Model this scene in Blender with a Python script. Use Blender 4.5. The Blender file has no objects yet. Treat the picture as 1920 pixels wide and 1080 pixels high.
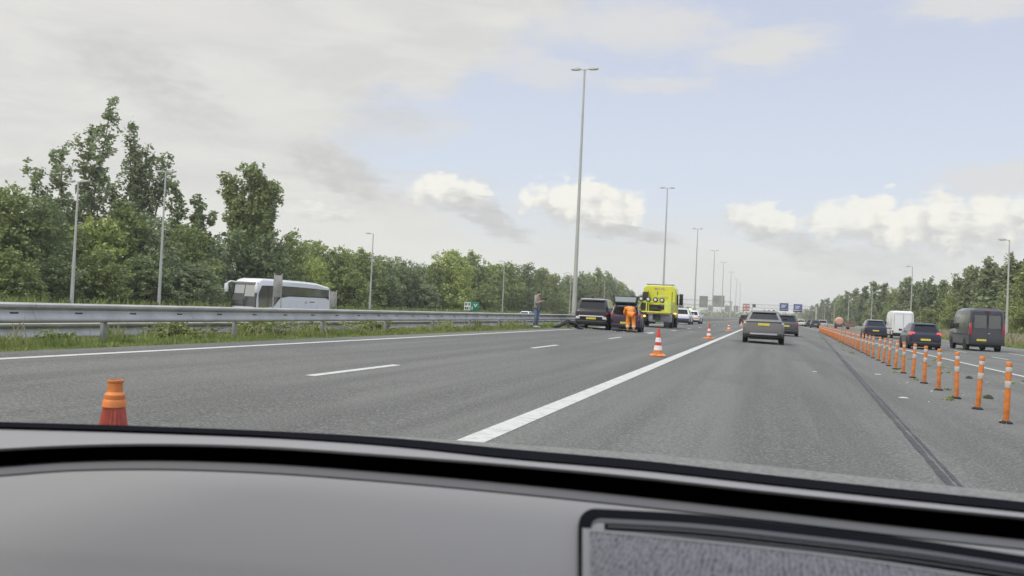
import bpy, bmesh, math, random
import numpy as np
from mathutils import Vector, Matrix
R = math.radians
C = bpy.context.scene.collection
sc = bpy.context.scene

# ------------------------------------------------------------------ camera
F, VX, VY, TILT, CAMH = 1720.0, 1439.0, 598.0, .046, 1.2      # focal length in px of a 1920 wide frame, road direction, tilt of the phone
def _n(v): return v/np.linalg.norm(v)
_y = _n(np.array([VX-960, -(VY-540), -F])); _c = _n(np.array([VX-860, -(VY-540)-100*TILT, -F]))
_z = _n(np.cross(_c, _y))
if _z[1] < 0: _z = -_z
_x = np.cross(_y, _z)
RM = np.stack([_x, _y, _z], 0)                                   # camera axes -> world axes
def ray(px, py): return RM @ _n(np.array([px-960, -(py-540), -F]))
def gz(x):
    """height of the carriageway: 2.4 % crossfall, falling away to the lower carriageway on the left"""
    if x > 6: return -.144
    if x > -11.3: return -.024*x
    if x > -12.3: return .271-(-11.3-x)*.33
    if x > -30: return -.06-(-12.3-x)*.0475
    return -.90
def atX(px, py, X):
    r = ray(px, py); t = X/r[0]; return Vector((X, t*r[1], CAMH+t*r[2]))
def atY(px, py, Y):
    r = ray(px, py); t = Y/r[1]; return Vector((t*r[0], Y, CAMH+t*r[2]))
def atZ(px, py, z):
    r = ray(px, py); t = (z-CAMH)/r[2]; return Vector((t*r[0], t*r[1], z))
cd = bpy.data.cameras.new('camera'); cam = bpy.data.objects.new('camera', cd); C.objects.link(cam)
mw = Matrix([list(RM[0])+[0], list(RM[1])+[0], list(RM[2])+[CAMH], [0, 0, 0, 1]])
cam.matrix_world = mw
cd.sensor_width = 36; cd.lens = F/1920*36; cd.clip_start = .05; cd.clip_end = 6000
cd.dof.use_dof = True; cd.dof.focus_distance = 30; cd.dof.aperture_fstop = 9
sc.camera = cam

# ------------------------------------------------------------------ light and sky
SUN_EL, SUN_AZ = R(48), R(215)          # azimuth clockwise from +Y
sl = bpy.data.lights.new('sun', 'SUN'); so = bpy.data.objects.new('sun', sl); C.objects.link(so)
sl.energy = 1.5; sl.angle = R(12); sl.color = (1, .96, .9)
sd = Vector((math.sin(SUN_AZ)*math.cos(SUN_EL), math.cos(SUN_AZ)*math.cos(SUN_EL), math.sin(SUN_EL)))
so.rotation_euler = sd.to_track_quat('Z', 'Y').to_euler()
sc.view_settings.view_transform = 'Standard'; sc.view_settings.look = 'None'
sc.view_settings.exposure = 0; sc.view_settings.gamma = 1
W = bpy.data.worlds.new('World'); sc.world = W; W.use_nodes = True
nt = W.node_tree; nt.nodes.clear()
class NG:
    def __init__(s, nt): s.nt = nt
    def n(s, t, **k):
        n = s.nt.nodes.new(t)
        for a, b in k.items(): setattr(n, a, b)
        return n
    def l(s, a, b): s.nt.links.new(a, b)
    def put(s, v, inp):
        if hasattr(v, 'is_linked') or hasattr(v, 'links'): s.l(v, inp)
        else: inp.default_value = v
    def m(s, op, a, b=0.0, c=0.0, clamp=False):
        n = s.n('ShaderNodeMath', operation=op, use_clamp=clamp)
        s.put(a, n.inputs[0]); s.put(b, n.inputs[1]); s.put(c, n.inputs[2]); return n.outputs[0]
    def mix(s, f, a, b, mode='MIX'):
        n = s.n('ShaderNodeMix', data_type='RGBA', blend_type=mode)
        s.put(f, n.inputs[0]); s.put(a if hasattr(a, 'links') else (*a[:3], 1), n.inputs[6]); s.put(b if hasattr(b, 'links') else (*b[:3], 1), n.inputs[7]); return n.outputs[2]
    def sstep(s, x, a, b):
        n = s.n('ShaderNodeMapRange', interpolation_type='SMOOTHSTEP'); s.put(x, n.inputs[0]); n.inputs[1].default_value = a; n.inputs[2].default_value = b; return n.outputs[0]
    def noise(s, vec, scale, detail=3, rough=.5, dist=0, out=0):
        n = s.n('ShaderNodeTexNoise'); n.inputs['Scale'].default_value = scale; n.inputs['Detail'].default_value = detail
        n.inputs['Roughness'].default_value = rough; n.inputs['Distortion'].default_value = dist
        if vec is not None: s.l(vec, n.inputs['Vector'])
        return n.outputs[out]
    def scaled(s, vec, sx, sy, sz, loc=(0, 0, 0)):
        n = s.n('ShaderNodeMapping'); n.inputs['Scale'].default_value = (sx, sy, sz); n.inputs['Location'].default_value = loc; s.l(vec, n.inputs[0]); return n.outputs[0]
g = NG(nt)
tc = g.n('ShaderNodeTexCoord').outputs['Generated']
sep = g.n('ShaderNodeSeparateXYZ'); g.l(tc, sep.inputs[0])
az = g.m('MULTIPLY', g.m('ARCTAN2', sep.outputs[0], sep.outputs[1]), 57.2958)       # degrees right of the road
el = g.m('MULTIPLY', g.m('ARCSINE', sep.outputs[2]), 57.2958)
sky = g.n('ShaderNodeTexSky', sky_type='NISHITA', sun_disc=False, sun_elevation=SUN_EL, sun_rotation=SUN_AZ)
sky.air_density = 1.0; sky.dust_density = 2.0
skyc = g.mix(1.0, sky.outputs[0], (.11, .11, .11), 'MULTIPLY')
blue = g.mix(g.sstep(el, 5, 20), (.735, .80, .90), (.62, .675, .82))
col = g.mix(.88, skyc, blue)
# high thin cloud sheets, thicker to the left
cmb = g.n('ShaderNodeCombineXYZ'); g.l(g.m('MULTIPLY', az, .045), cmb.inputs[0]); g.l(g.m('MULTIPLY', el, .16), cmb.inputs[1])
n1 = g.noise(cmb.outputs[0], 1.0, 5, .55, .6)
n2 = g.noise(g.scaled(cmb.outputs[0], 2.4, 2.4, 1, (7, 3, 0)), 1.0, 5, .6, .3)
cover = g.m('ADD', n1, g.m('MULTIPLY', g.m('ADD', az, 19), -.022))
cover = g.m('ADD', cover, g.m('MULTIPLY', g.sstep(el, 13, 20), .17))
cover = g.m('ADD', cover, g.m('MULTIPLY', g.sstep(el, 22, 40), .35))
shc = g.mix(g.sstep(n2, .35, .65), (.69, .685, .66), (.775, .765, .73))
col = g.mix(g.m('MULTIPLY', g.sstep(cover, .44, .62), .93), col, shc)
# bright milky band above the horizon
band = g.m('MULTIPLY', g.m('SUBTRACT', 1.0, g.sstep(g.m('ADD', el, g.m('MULTIPLY', n2, -3.0)), 1.0, 7.0)), .92)
col = g.mix(band, col, g.mix(g.sstep(n1, .4, .6), (.76, .765, .735), (.81, .81, .765)))
# single clouds: px centre, half sizes in degrees, slope, kind (1 = bright heap with grey foot, 0 = grey smudge)
CL = [(845, 368, 3.3, 1.75, -.06, 1, .95), (915, 408, 3.6, 1.25, -.42, 0, .85), (640, 325, 4.0, 1.9, -.42, 0, .8), (250, 125, 4.6, 2.1, -.12, 0, .6), (345, 200, 4.2, 1.9, -.2, 0, .45), (700, 200, 5, 1.4, -.15, 0, .3),
      (1060, 388, 3.4, 2.0, -.10, 1, 1.0), (1130, 396, 3.4, 2.4, -.12, 1, 1.0), (1180, 438, 4.2, .8, -.16, 0, .85), (1425, 420, 3.4, 1.75, -.16, 1, .85), (1480, 456, 3.0, 1.0, -.3, 0, .55),
      (1620, 428, 5.0, 2.1, 0, 1, .9), (1800, 430, 7.0, 2.5, 0.02, 1, 1.0), (1900, 335, 6.5, 1.5, .05, 2, .8), (1440, 90, 5.6, 1.7, .10, 2, .85), (1830, 5, 6.0, 1.3, 0, 2, .8), (620, 402, 3.6, .7, 0, 1, .5), (330, 20, 9, 2.0, 0, 2, .6),
      (1620, 490, 6.0, 1.2, 0, 0, .4), (60, 335, 4, 1.0, 0, 0, .4), (1200, 50, 8, 2.2, 0, 2, .8), (1230, 158, 5.5, .9, 0, 2, .6), (1010, 130, 5, 1.6, -.1, 2, .6)]
dn = g.noise(cmb.outputs[0], 9.0, 6, .62, 0, 1)
dsep = g.n('ShaderNodeSeparateColor'); g.l(dn, dsep.inputs[0])
fine = g.noise(g.scaled(cmb.outputs[0], 6, 3.4, 1), 3.0, 6, .6)
cmb2 = g.n('ShaderNodeCombineXYZ'); g.l(g.m('ADD', az, g.m('MULTIPLY', fine, 1.2)), cmb2.inputs[0]); g.l(el, cmb2.inputs[1])
vo = g.n('ShaderNodeTexVoronoi', feature='SMOOTH_F1'); vo.inputs['Scale'].default_value = .62; vo.inputs['Smoothness'].default_value = .35; g.l(g.scaled(cmb2.outputs[0], 1, .62, 1), vo.inputs['Vector'])
vo2 = g.n('ShaderNodeTexVoronoi', feature='SMOOTH_F1'); vo2.inputs['Scale'].default_value = 1.7; vo2.inputs['Smoothness'].default_value = .4; g.l(g.scaled(cmb2.outputs[0], 1, .62, 1), vo2.inputs['Vector'])
puff = g.m('ADD', g.m('MULTIPLY', vo.outputs['Distance'], .75), g.m('MULTIPLY', vo2.outputs['Distance'], .38))
puff = g.m('SUBTRACT', puff, .46)
for (px, py, hw, hh, slope, kind, op) in CL:
    d = ray(px, py); a0 = math.degrees(math.atan2(d[0], d[1])); e0 = math.degrees(math.asin(d[2]))
    da = g.m('ADD', g.m('SUBTRACT', az, a0), g.m('MULTIPLY', g.m('SUBTRACT', dsep.outputs[0], .5), 2.0 if kind == 1 else 4.5))
    de = g.m('ADD', g.m('SUBTRACT', el, e0), g.m('MULTIPLY', g.m('SUBTRACT', dsep.outputs[1], .5), 1.9 if kind == 1 else 2.0))
    de = g.m('SUBTRACT', de, g.m('MULTIPLY', da, slope))
    if kind == 1: de2 = g.m('MULTIPLY', g.m('ABSOLUTE', de), g.m('SUBTRACT', 1.35, g.m('MULTIPLY', g.sstep(de, -.3, .3), .35)))
    else: de2 = g.m('ABSOLUTE', de)
    rr0 = g.m('SQRT', g.m('ADD', g.m('POWER', g.m('DIVIDE', g.m('ABSOLUTE', da), hw), 2.0), g.m('POWER', g.m('DIVIDE', de2, hh), 2.0)))
    rr = g.m('ADD', g.m('ADD', rr0, g.m('MULTIPLY', g.m('SUBTRACT', fine, .5), .5 if kind == 1 else .3)), g.m('MULTIPLY', puff, .72)) if kind == 1 else g.m('ADD', rr0, g.m('MULTIPLY', g.m('SUBTRACT', fine, .5), .4))
    if kind == 1:
        top = g.sstep(de, -.1, .3)
        wdt = g.m('SUBTRACT', .55, g.m('MULTIPLY', top, .20))
        mk = g.m('DIVIDE', g.m('SUBTRACT', 1.0, rr), wdt, clamp=True)
        c = g.mix(g.sstep(g.m('SUBTRACT', g.m('ADD', de, g.m('MULTIPLY', fine, hh*1.1)), g.m('MULTIPLY', puff, hh*1.3)), -hh*.05, hh*.75), (.66, .665, .655), (.93, .92, .85))
    elif kind == 2:
        mk = g.m('DIVIDE', g.m('SUBTRACT', 1.0, rr), .75, clamp=True); c = g.mix(0.0, (.75, .74, .72), (1, 1, 1))
    else:
        mk = g.m('DIVIDE', g.m('SUBTRACT', 1.0, rr), .65, clamp=True)
        c = g.mix(g.sstep(fine, .35, .7), (.58, .585, .58), (.66, .66, .65))
    col = g.mix(g.m('MULTIPLY', g.sstep(mk, 0, 1), op), col, c)
# the overcast is brightest overhead
boost = g.m('ADD', 1.0, g.m('MULTIPLY', g.sstep(el, 24, 60), 1.5))
vm = g.n('ShaderNodeVectorMath', operation='SCALE'); g.l(col, vm.inputs[0]); g.l(g.m('MULTIPLY', boost, 10.0), vm.inputs['Scale'])
bg = g.n('ShaderNodeBackground'); bg.inputs['Strength'].default_value = .1; g.l(vm.outputs[0], bg.inputs['Color'])
out = g.n('ShaderNodeOutputWorld'); g.l(bg.outputs[0], out.inputs['Surface'])
W.cycles.sampling_method = 'MANUAL'; W.cycles.sample_map_resolution = 512

# ------------------------------------------------------------------ materials
MATS = {}
def mat(name, color, rough=.6, metal=0., spec=.5, var=0., vscale=4., coat=0., emit=None, bump=0., bscale=40., trans=0.):
    if name in MATS: return MATS[name]
    m = bpy.data.materials.new(name); m.use_nodes = True; q = NG(m.node_tree); b = m.node_tree.nodes['Principled BSDF']
    b.inputs['Base Color'].default_value = (*color, 1); b.inputs['Roughness'].default_value = rough; b.inputs['Metallic'].default_value = metal
    b.inputs['Specular IOR Level'].default_value = spec; b.inputs['Coat Weight'].default_value = coat; b.inputs['Coat Roughness'].default_value = .05
    oc = q.n('ShaderNodeTexCoord').outputs['Object']
    if var:
        f = q.noise(oc, vscale, 5, .6); c = q.mix(q.sstep(f, .3, .7), [x*(1-var) for x in color], [min(1, x*(1+var)) for x in color]); q.l(c, b.inputs['Base Color'])
        q.l(q.m('ADD', rough-.08, q.m('MULTIPLY', q.noise(oc, vscale*2.3, 4, .6), .16)), b.inputs['Roughness'])
    if bump:
        bn = q.n('ShaderNodeBump'); bn.inputs['Strength'].default_value = bump; bn.inputs['Distance'].default_value = .01
        q.l(q.noise(oc, bscale, 4, .6), bn.inputs['Height']); q.l(bn.outputs[0], b.inputs['Normal'])
    if emit: b.inputs['Emission Color'].default_value = (*emit[0], 1); b.inputs['Emission Strength'].default_value = emit[1]
    if trans: b.inputs['Transmission Weight'].default_value = trans
    MATS[name] = m; return m
def custom(name, fn):
    m = bpy.data.materials.new(name); m.use_nodes = True; q = NG(m.node_tree); b = m.node_tree.nodes['Principled BSDF']; fn(q, b, m); MATS[name] = m; return m

def _asphalt(q, b, m):
    p = q.n('ShaderNodeNewGeometry').outputs['Position']
    sp = q.n('ShaderNodeSeparateXYZ'); q.l(p, sp.inputs[0])
    big = q.noise(q.scaled(p, 1.1, .03, 1), 1.0, 4, .6)
    patch = q.noise(q.scaled(p, 1.0, .45, 1), .22, 4, .6)
    mid = q.noise(p, 2.2, 4, .6)
    grit = q.noise(p, 34, 3, .8)
    v = q.n('ShaderNodeTexVoronoi'); v.inputs['Scale'].default_value = 42; q.l(p, v.inputs['Vector'])
    c = q.mix(q.sstep(big, .35, .65), (.090, .091, .082), (.138, .139, .125))
    # the newer surface of the two left lanes is a little darker than the strip the bollards stand on
    c = q.mix(q.m('MULTIPLY', q.sstep(sp.outputs[0], 2.6, 3.4), .25), c, (.155, .152, .130))
    c = q.mix(q.m('MULTIPLY', q.sstep(patch, .50, .62), .55), c, (.085, .086, .078))
    c = q.mix(q.m('MULTIPLY', q.sstep(mid, .55, .75), .16), c, (.075, .075, .068))
    c = q.mix(q.m('MULTIPLY', q.sstep(grit, .50, .66), .50), c, (.33, .32, .29))
    c = q.mix(q.m('MULTIPLY', q.sstep(grit, .48, .34), .50), c, (.035, .035, .033))
    pb = q.m('MULTIPLY', q.sstep(v.outputs['Distance'], .30, .05), q.sstep(q.noise(p, 21, 1), .58, .66))
    c = q.mix(q.m('MULTIPLY', pb, .8), c, (.50, .48, .43))
    q.l(c, b.inputs['Base Color']); b.inputs['Roughness'].default_value = .85; b.inputs['Specular IOR Level'].default_value = .35
    bn = q.n('ShaderNodeBump'); bn.inputs['Strength'].default_value = .5; bn.inputs['Distance'].default_value = .008
    q.l(grit, bn.inputs['Height']); q.l(bn.outputs[0], b.inputs['Normal'])
custom('asphalt', _asphalt)
def _paint(q, b, m):
    p = q.n('ShaderNodeNewGeometry').outputs['Position']
    f = q.noise(p, 9, 5, .65); f2 = q.noise(p, 60, 3, .6)
    c = q.mix(q.sstep(f, .45, .75), (.54, .54, .50), (.38, .38, .35)); c = q.mix(q.m('MULTIPLY', q.sstep(f2, .58, .72), .55), c, (.22, .22, .2))
    q.l(c, b.inputs['Base Color']); b.inputs['Roughness'].default_value = .6
custom('road_paint', _paint)
def _ground(q, b, m):
    p = q.n('ShaderNodeNewGeometry').outputs['Position']
    sp = q.n('ShaderNodeSeparateXYZ'); q.l(p, sp.inputs[0])
    f = q.noise(q.scaled(p, 1, .4, 1), .8, 5, .65); f2 = q.noise(p, 9, 4, .65)
    c = q.mix(q.sstep(f, .35, .65), (.105, .135, .045), (.20, .19, .10)); c = q.mix(q.m('MULTIPLY', q.sstep(f2, .45, .7), .5), c, (.06, .08, .03))
    straw = q.m('MULTIPLY', q.sstep(sp.outputs[0], 20.5, 22.5), q.sstep(sp.outputs[0], 33, 30))
    c = q.mix(q.m('MULTIPLY', straw, .7), c, (.30, .28, .17))
    q.l(c, b.inputs['Base Color']); b.inputs['Roughness'].default_value = .95; b.inputs['Specular IOR Level'].default_value = .15
custom('verge_grass', _ground)
def leafmat(name, dark, light, tr=.25, scale=.35):
    def fn(q, b, m):
        g_ = q.n('ShaderNodeNewGeometry'); oi = q.n('ShaderNodeObjectInfo')
        oc = q.n('ShaderNodeTexCoord').outputs['Object']
        big = q.noise(oc, scale, 3, .6)
        f = q.m('ADD', q.m('MULTIPLY', g_.outputs['Random Per Island'], .55), q.m('MULTIPLY', q.sstep(big, .35, .65), .45))
        c = q.mix(f, dark, light)
        c = q.mix(q.m('MULTIPLY', oi.outputs['Random'], .4), c, [x*1.25 for x in light], 'MIX')
        q.l(c, b.inputs['Base Color']); b.inputs['Roughness'].default_value = .55; b.inputs['Specular IOR Level'].default_value = .3
        tb = q.n('ShaderNodeBsdfTranslucent'); q.l(c, tb.inputs[0]); ms = q.n('ShaderNodeMixShader'); ms.inputs[0].default_value = tr
        q.l(b.outputs[0], ms.inputs[1]); q.l(tb.outputs[0], ms.inputs[2]); q.l(ms.outputs[0], m.node_tree.nodes['Material Output'].inputs[0])
    return custom(name, fn)
leafmat('leaf_mid', (0.134, 0.179, 0.059), (0.346, 0.400, 0.149))
leafmat('leaf_dark', (0.101, 0.142, 0.064), (0.255, 0.308, 0.136))
leafmat('leaf_light', (0.214, 0.278, 0.074), (0.468, 0.532, 0.169))
leafmat('leaf_grey', (0.138, 0.179, 0.091), (0.337, 0.389, 0.208))
leafmat('grass_blade', (.13, .19, .045), (.31, .36, .12), .3, 1.5)
leafmat('straw_blade', (.22, .21, .11), (.42, .39, .25), .3, .5)
mat('bark', (.13, .115, .09), .9, var=.3, vscale=3)
mat('galvanised', (.43, .425, .40), .48, .6, var=.14, vscale=1.3)
mat('galv_post', (.30, .30, .30), .6, .5, var=.2, vscale=3)
mat('pole_metal', (.50, .50, .46), .5, .3, var=.08, vscale=.5)
mat('bolt_dark', (.05, .05, .05), .6)
mat('orange_plastic', (.64, .20, .045), .5, var=.22, vscale=9)
mat('cone_red', (.62, .06, .035), .4, var=.15, vscale=8)
mat('cone_white', (.78, .77, .74), .4, var=.08, vscale=9)
mat('bollard_band', (.52, .50, .46), .45, var=.16, vscale=22)
mat('black_rubber', (.02, .02, .021), .8, bump=.2)
mat('tyre', (.022, .022, .023), .85)
mat('rim', (.36, .36, .37), .35, .8)
mat('car_glass', (.010, .012, .015), .05, spec=.28)
mat('tinted_glass', (.62, .63, .65), .05, metal=1.0, spec=1.0, coat=1)
mat('plate_yellow', (.72, .62, .08), .4, var=.12, vscale=14)
mat('plate_mark', (.06, .055, .02), .6)
mat('tail_red', (.38, .02, .03), .2, coat=.8)
mat('tail_red_lit', (.5, .04, .04), .2, coat=.8, emit=((1, .12, .1), .7))
mat('lamp_clear', (.7, .68, .64), .15, coat=.6)
mat('lamp_amber', (.9, .45, .05), .3, emit=((1, .5, .08), 3.0))
mat('beacon_lit', (.95, .8, .2), .3, emit=((1, .85, .25), 3.0))
mat('black_plastic', (.03, .03, .032), .6)
mat('chrome', (.7, .7, .72), .15, 1.0)
PAINT = dict(black=(.016, .016, .019), navy=(.020, .023, .042), anthracite=(.055, .056, .066), taupe=(.185, .178, .170), silver=(.42, .43, .44), white=(.74, .74, .73), darkgrey=(.07, .07, .075), plum=(.05, .025, .06), red=(.3, .02, .02), cream=(.66, .65, .58))
for k, v in PAINT.items(): mat('paint_'+k, v, .32, .15 if k in ('silver', 'taupe') else 0, coat=.45, spec=.4)
M = MATS

# ------------------------------------------------------------------ mesh helpers
class MB:
    def __init__(s): s.v = []; s.f = []; s.m = []; s.k = 0
    def add(s, vs, fs):
        b = len(s.v); s.v += [tuple(p) for p in vs]; s.f += [tuple(b+i for i in f) for f in fs]; s.m += [s.k]*len(fs); return s
    def box(s, x0, x1, y0, y1, z0, z1):
        return s.add([(x0, y0, z0), (x1, y0, z0), (x1, y1, z0), (x0, y1, z0), (x0, y0, z1), (x1, y0, z1), (x1, y1, z1), (x0, y1, z1)],
                     [(0, 3, 2, 1), (4, 5, 6, 7), (0, 1, 5, 4), (1, 2, 6, 5), (2, 3, 7, 6), (3, 0, 4, 7)])
    def prism(s, poly, a0, a1, axis='x', taper=None):
        n = len(poly)
        def P(a, p): return (a, p[0], p[1]) if axis == 'x' else ((p[0], a, p[1]) if axis == 'y' else (p[0], p[1], a))
        vs = [P(a0, p) for p in poly]+[P(a1, p) for p in poly]
        fs = [tuple(range(n))[::-1], tuple(range(n, 2*n))]+[(i, (i+1) % n, n+(i+1) % n, n+i) for i in range(n)]
        return s.add(vs, fs)
    def loft(s, rings, cap=True, closed=True):
        b = len(s.v); n = len(rings[0])
        for r in rings: s.v += [tuple(p) for p in r]
        for j in range(len(rings)-1):
            for i in range(n if closed else n-1):
                s.f.append((b+j*n+i, b+j*n+(i+1) % n, b+(j+1)*n+(i+1) % n, b+(j+1)*n+i)); s.m.append(s.k)
        if cap:
            s.f.append(tuple(b+i for i in range(n))[::-1]); s.m.append(s.k); s.f.append(tuple(b+(len(rings)-1)*n+i for i in range(n))); s.m.append(s.k)
        return s
    def tube(s, pts, rad, n=8):
        pts = [Vector(p) for p in pts]; rings = []
        if not hasattr(rad, '__len__'): rad = [rad]*len(pts)
        for i, p in enumerate(pts):
            d = (pts[min(i+1, len(pts)-1)]-pts[max(i-1, 0)]).normalized()
            u = d.cross(Vector((0, 0, 1)) if abs(d.z) < .9 else Vector((0, 1, 0))).normalized(); w = d.cross(u)
            rings.append([p+(u*math.cos(2*math.pi*k/n)+w*math.sin(2*math.pi*k/n))*rad[i] for k in range(n)])
        return s.loft(rings)
    def lathe(s, prof, c=(0, 0, 0), n=20, axis='z', ribs=0, ribd=0):
        rings = []
        for r, z in prof:
            ring = []
            for k in range(n):
                a = 2*math.pi*k/n; q = r*(1-(ribd if ribs and k % 2 else 0))
                x, y = q*math.cos(a), q*math.sin(a)
                ring.append((c[0]+x, c[1]+y, c[2]+z) if axis == 'z' else ((c[0]+z, c[1]+x, c[2]+y) if axis == 'x' else (c[0]+x, c[1]+z, c[2]+y)))
            rings.append(ring)
        return s.loft(rings)
    def quad(s, a, b, c, d): return s.add([a, b, c, d], [(0, 1, 2, 3)])
    def build(s, name, mats, parent=None, smooth=True, bevel=0, seg=2, loc=None, rz=None):
        me = bpy.data.meshes.new(name); me.from_pydata(s.v, [], s.f)
        if not isinstance(mats, (list, tuple)): mats = [mats]
        for m in mats: me.materials.append(MATS[m] if isinstance(m, str) else m)
        for p, k in zip(me.polygons, s.m): p.material_index = k
        bm = bmesh.new(); bm.from_mesh(me); bmesh.ops.recalc_face_normals(bm, faces=bm.faces)
        if bevel:
            es = [e for e in bm.edges if len(e.link_faces) == 2 and e.calc_face_angle(0) > .5]
            bmesh.ops.bevel(bm, geom=es, offset=bevel, segments=seg, affect='EDGES', profile=.5, clamp_overlap=True)
        if smooth:
            for e in bm.edges: e.smooth = not (len(e.link_faces) == 2 and e.calc_face_angle(0) > .62)
            for f in bm.faces: f.smooth = True
        bm.to_mesh(me); bm.free()
        o = bpy.data.objects.new(name, me); C.objects.link(o)
        if parent: o.parent = parent
        if loc: o.location = loc
        if rz is not None: o.rotation_euler = (0, 0, rz)
        return o
def tag(o, label=None, cat=None, group=None, kind=None):
    for k, v in (('label', label), ('category', cat), ('group', group), ('kind', kind)):
        if v: o[k] = v
    return o
def empty(name, loc, rz=0, label=None, cat=None, group=None):
    o = bpy.data.objects.new(name, None); C.objects.link(o); o.location = loc; o.rotation_euler = (0, 0, rz); o.empty_display_size = .3
    return tag(o, label, cat, group)
KIDS = {}
def copy_tree(o, loc=None, rz=None, label=None, group=None, parent=None):
    c = o.copy(); C.objects.link(c)
    if parent: c.parent = parent
    for ch in [x for x in list(o.children)]: copy_tree(ch, parent=c)
    if loc is not None: c.location = loc
    if rz is not None: c.rotation_euler = (0, 0, rz)
    if label: c['label'] = label
    if group: c['group'] = group
    return c
def surf(name, xs, ys, zf, m, kind='structure', dz=0):
    vs = [(x, y, zf(x)+dz) for y in ys for x in xs]; n = len(xs)
    fs = [(j*n+i, j*n+i+1, (j+1)*n+i+1, (j+1)*n+i) for j in range(len(ys)-1) for i in range(n-1)]
    o = MB().add(vs, fs).build(name, m, smooth=False); return tag(o, kind=kind)

# ------------------------------------------------------------------ ground and carriageways
ys = [-60, 0, 30, 100, 300, 800, 2000, 5000]
surf('ground', [-3000, -60, -30, -12.3, -11.3, -5, 0, 6, 18, 60, 3000], ys, gz, 'verge_grass')
surf('road', [-10.12, 0, 6, 17.9], ys, gz, 'asphalt', dz=.02)
surf('opposite_road', [-47.5, -30.5], ys, gz, 'asphalt', dz=.02)
def strip(name, X, w, segs, dz=.024, m='road_paint'):
    mb = MB()
    for (a, b) in segs:
        x0, x1 = X-w/2, X+w/2; mb.quad((x0, a, gz(x0)+dz), (x1, a, gz(x1)+dz), (x1, b, gz(x1)+dz), (x0, b, gz(x0)+dz))
    o = mb.build(name, m, smooth=False); return tag(o, kind='structure')
strip('edge_line', -9.35, .16, [(-20, 2000)])
strip('dashed_line', -5.85, .14, [(11.1+12*k, 14.1+12*k) for k in range(-1, 60)])
strip('solid_line', -2.32, .23, [(5+1.02*k, 5+1.02*k+1.008) for k in range(50)]+[(56.1, 2000)])
strip('solid_line', 7.2, .16, [(5, 2000)])
strip('dashed_line', 10.4, .13, [(45.4+9*k, 48.5+9*k) for k in range(-3, 60)])
strip('dashed_line', 13.2, .13, [(53.8+9*k, 57.6+9*k) for k in range(-3, 60)])
strip('edge_line', 16.9, .16, [(5, 2000)])
for x in (-31.6, -39.0, -46): strip('edge_line', x, .15, [(5, 1500)])
# tar joint that drifts to the right, with a hairline beside it
mb = MB()
def joint(off, w, dz, wob):
    random.seed(3); pts = []
    y = 4.
    while y < 120:
        x = 1.08+.0415*y+off; ww = w*(1+random.uniform(-wob, wob)); pts.append((x-ww/2, x+ww/2, y)); y += .35 if y < 20 else 1.5
    for a, b in zip(pts, pts[1:]): mb.quad((a[0], a[2], gz(a[0])+dz), (a[1], a[2], gz(a[1])+dz), (b[1], b[2], gz(b[1])+dz), (b[0], b[2], gz(b[0])+dz))
joint(0, .055, .024, .5); joint(.075, .03, .024, .7)
mat('tar', (.042, .042, .042), .7, var=.4, vscale=9)
tag(mb.build('tar_joint', 'tar', smooth=False), kind='structure')

# ------------------------------------------------------------------ crash barriers in the median
WB = [(-.01, .312), (.02, .310), (.06, .302), (.080, .285), (.083, .262), (.078, .243), (.025, .212), (.014, .198), (.014, .178), (.030, .150), (.070, .082), (.082, .058), (.082, .036), (.072, .018), (.02, .0), (-.01, 0)]
def barrier(X, z0, label, posts, bolts, y_end):
    rt = empty('guardrail', (X, 10, z0), 0, label, 'guardrail')
    rings = [[(x, y, z) for x, z in WB]+[(x-.006, y, z) for x, z in WB[::-1]] for y in ([-25-10]+[k*4.0-25 for k in range(1, 12)]+[40, 120, 300, 600, 900])]
    MB().loft(rings).build('beam', 'galvanised', rt)
    pm = MB(); pm.box(-.10, -.03, -.05, .05, -.45, .19)
    p0 = None
    for k in range(posts):
        y = 13.25+4*k-10
        if p0 is None: p0 = pm.build('post', 'galv_post', rt, bevel=.008); p = p0
        else: p = p0.copy(); C.objects.link(p); p.parent = rt
        p.location = (0, y, 0)
    q0 = None
    for k in range(40 if bolts else 0):
        if q0 is None: q0 = MB().loft([[(x+.0045, y, z) for x, z in WB]+[(x-.004, y, z) for x, z in WB[::-1]] for y in (-.02, .33)]).build('splice', 'galvanised', rt); q_ = q0
        else: q_ = q0.copy(); C.objects.link(q_); q_.parent = rt
        q_.location = (0, 11.6+4*k-10, 0)
    b0 = None
    bm_ = MB(); bm_.box(.012, .038, -.075, .075, .143, .167); bm_.lathe([(.001, .0), (.016, .004), (.012, .012), (.001, .013)], (.028, -.05, .155), 8, 'x'); bm_.lathe([(.001, .0), (.016, .004), (.012, .012), (.001, .013)], (.028, .05, .155), 8, 'x')
    for k in range(bolts):
        y = 11.2+1.333*k-10
        if b0 is None: b0 = bm_.build('bolt', 'bolt_dark', rt); b = b0
        else: b = b0.copy(); C.objects.link(b); b.parent = rt
        b.location = (0, y, 0)
    return rt
barrier(-10.85, .62, 'near galvanised steel guardrail with dark bolt marks running along the grassy median', 60, 60, 900)
barrier(-12.35, .24, 'second lower steel guardrail just behind the near one, partly hidden by weeds', 40, 0, 900)

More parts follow.
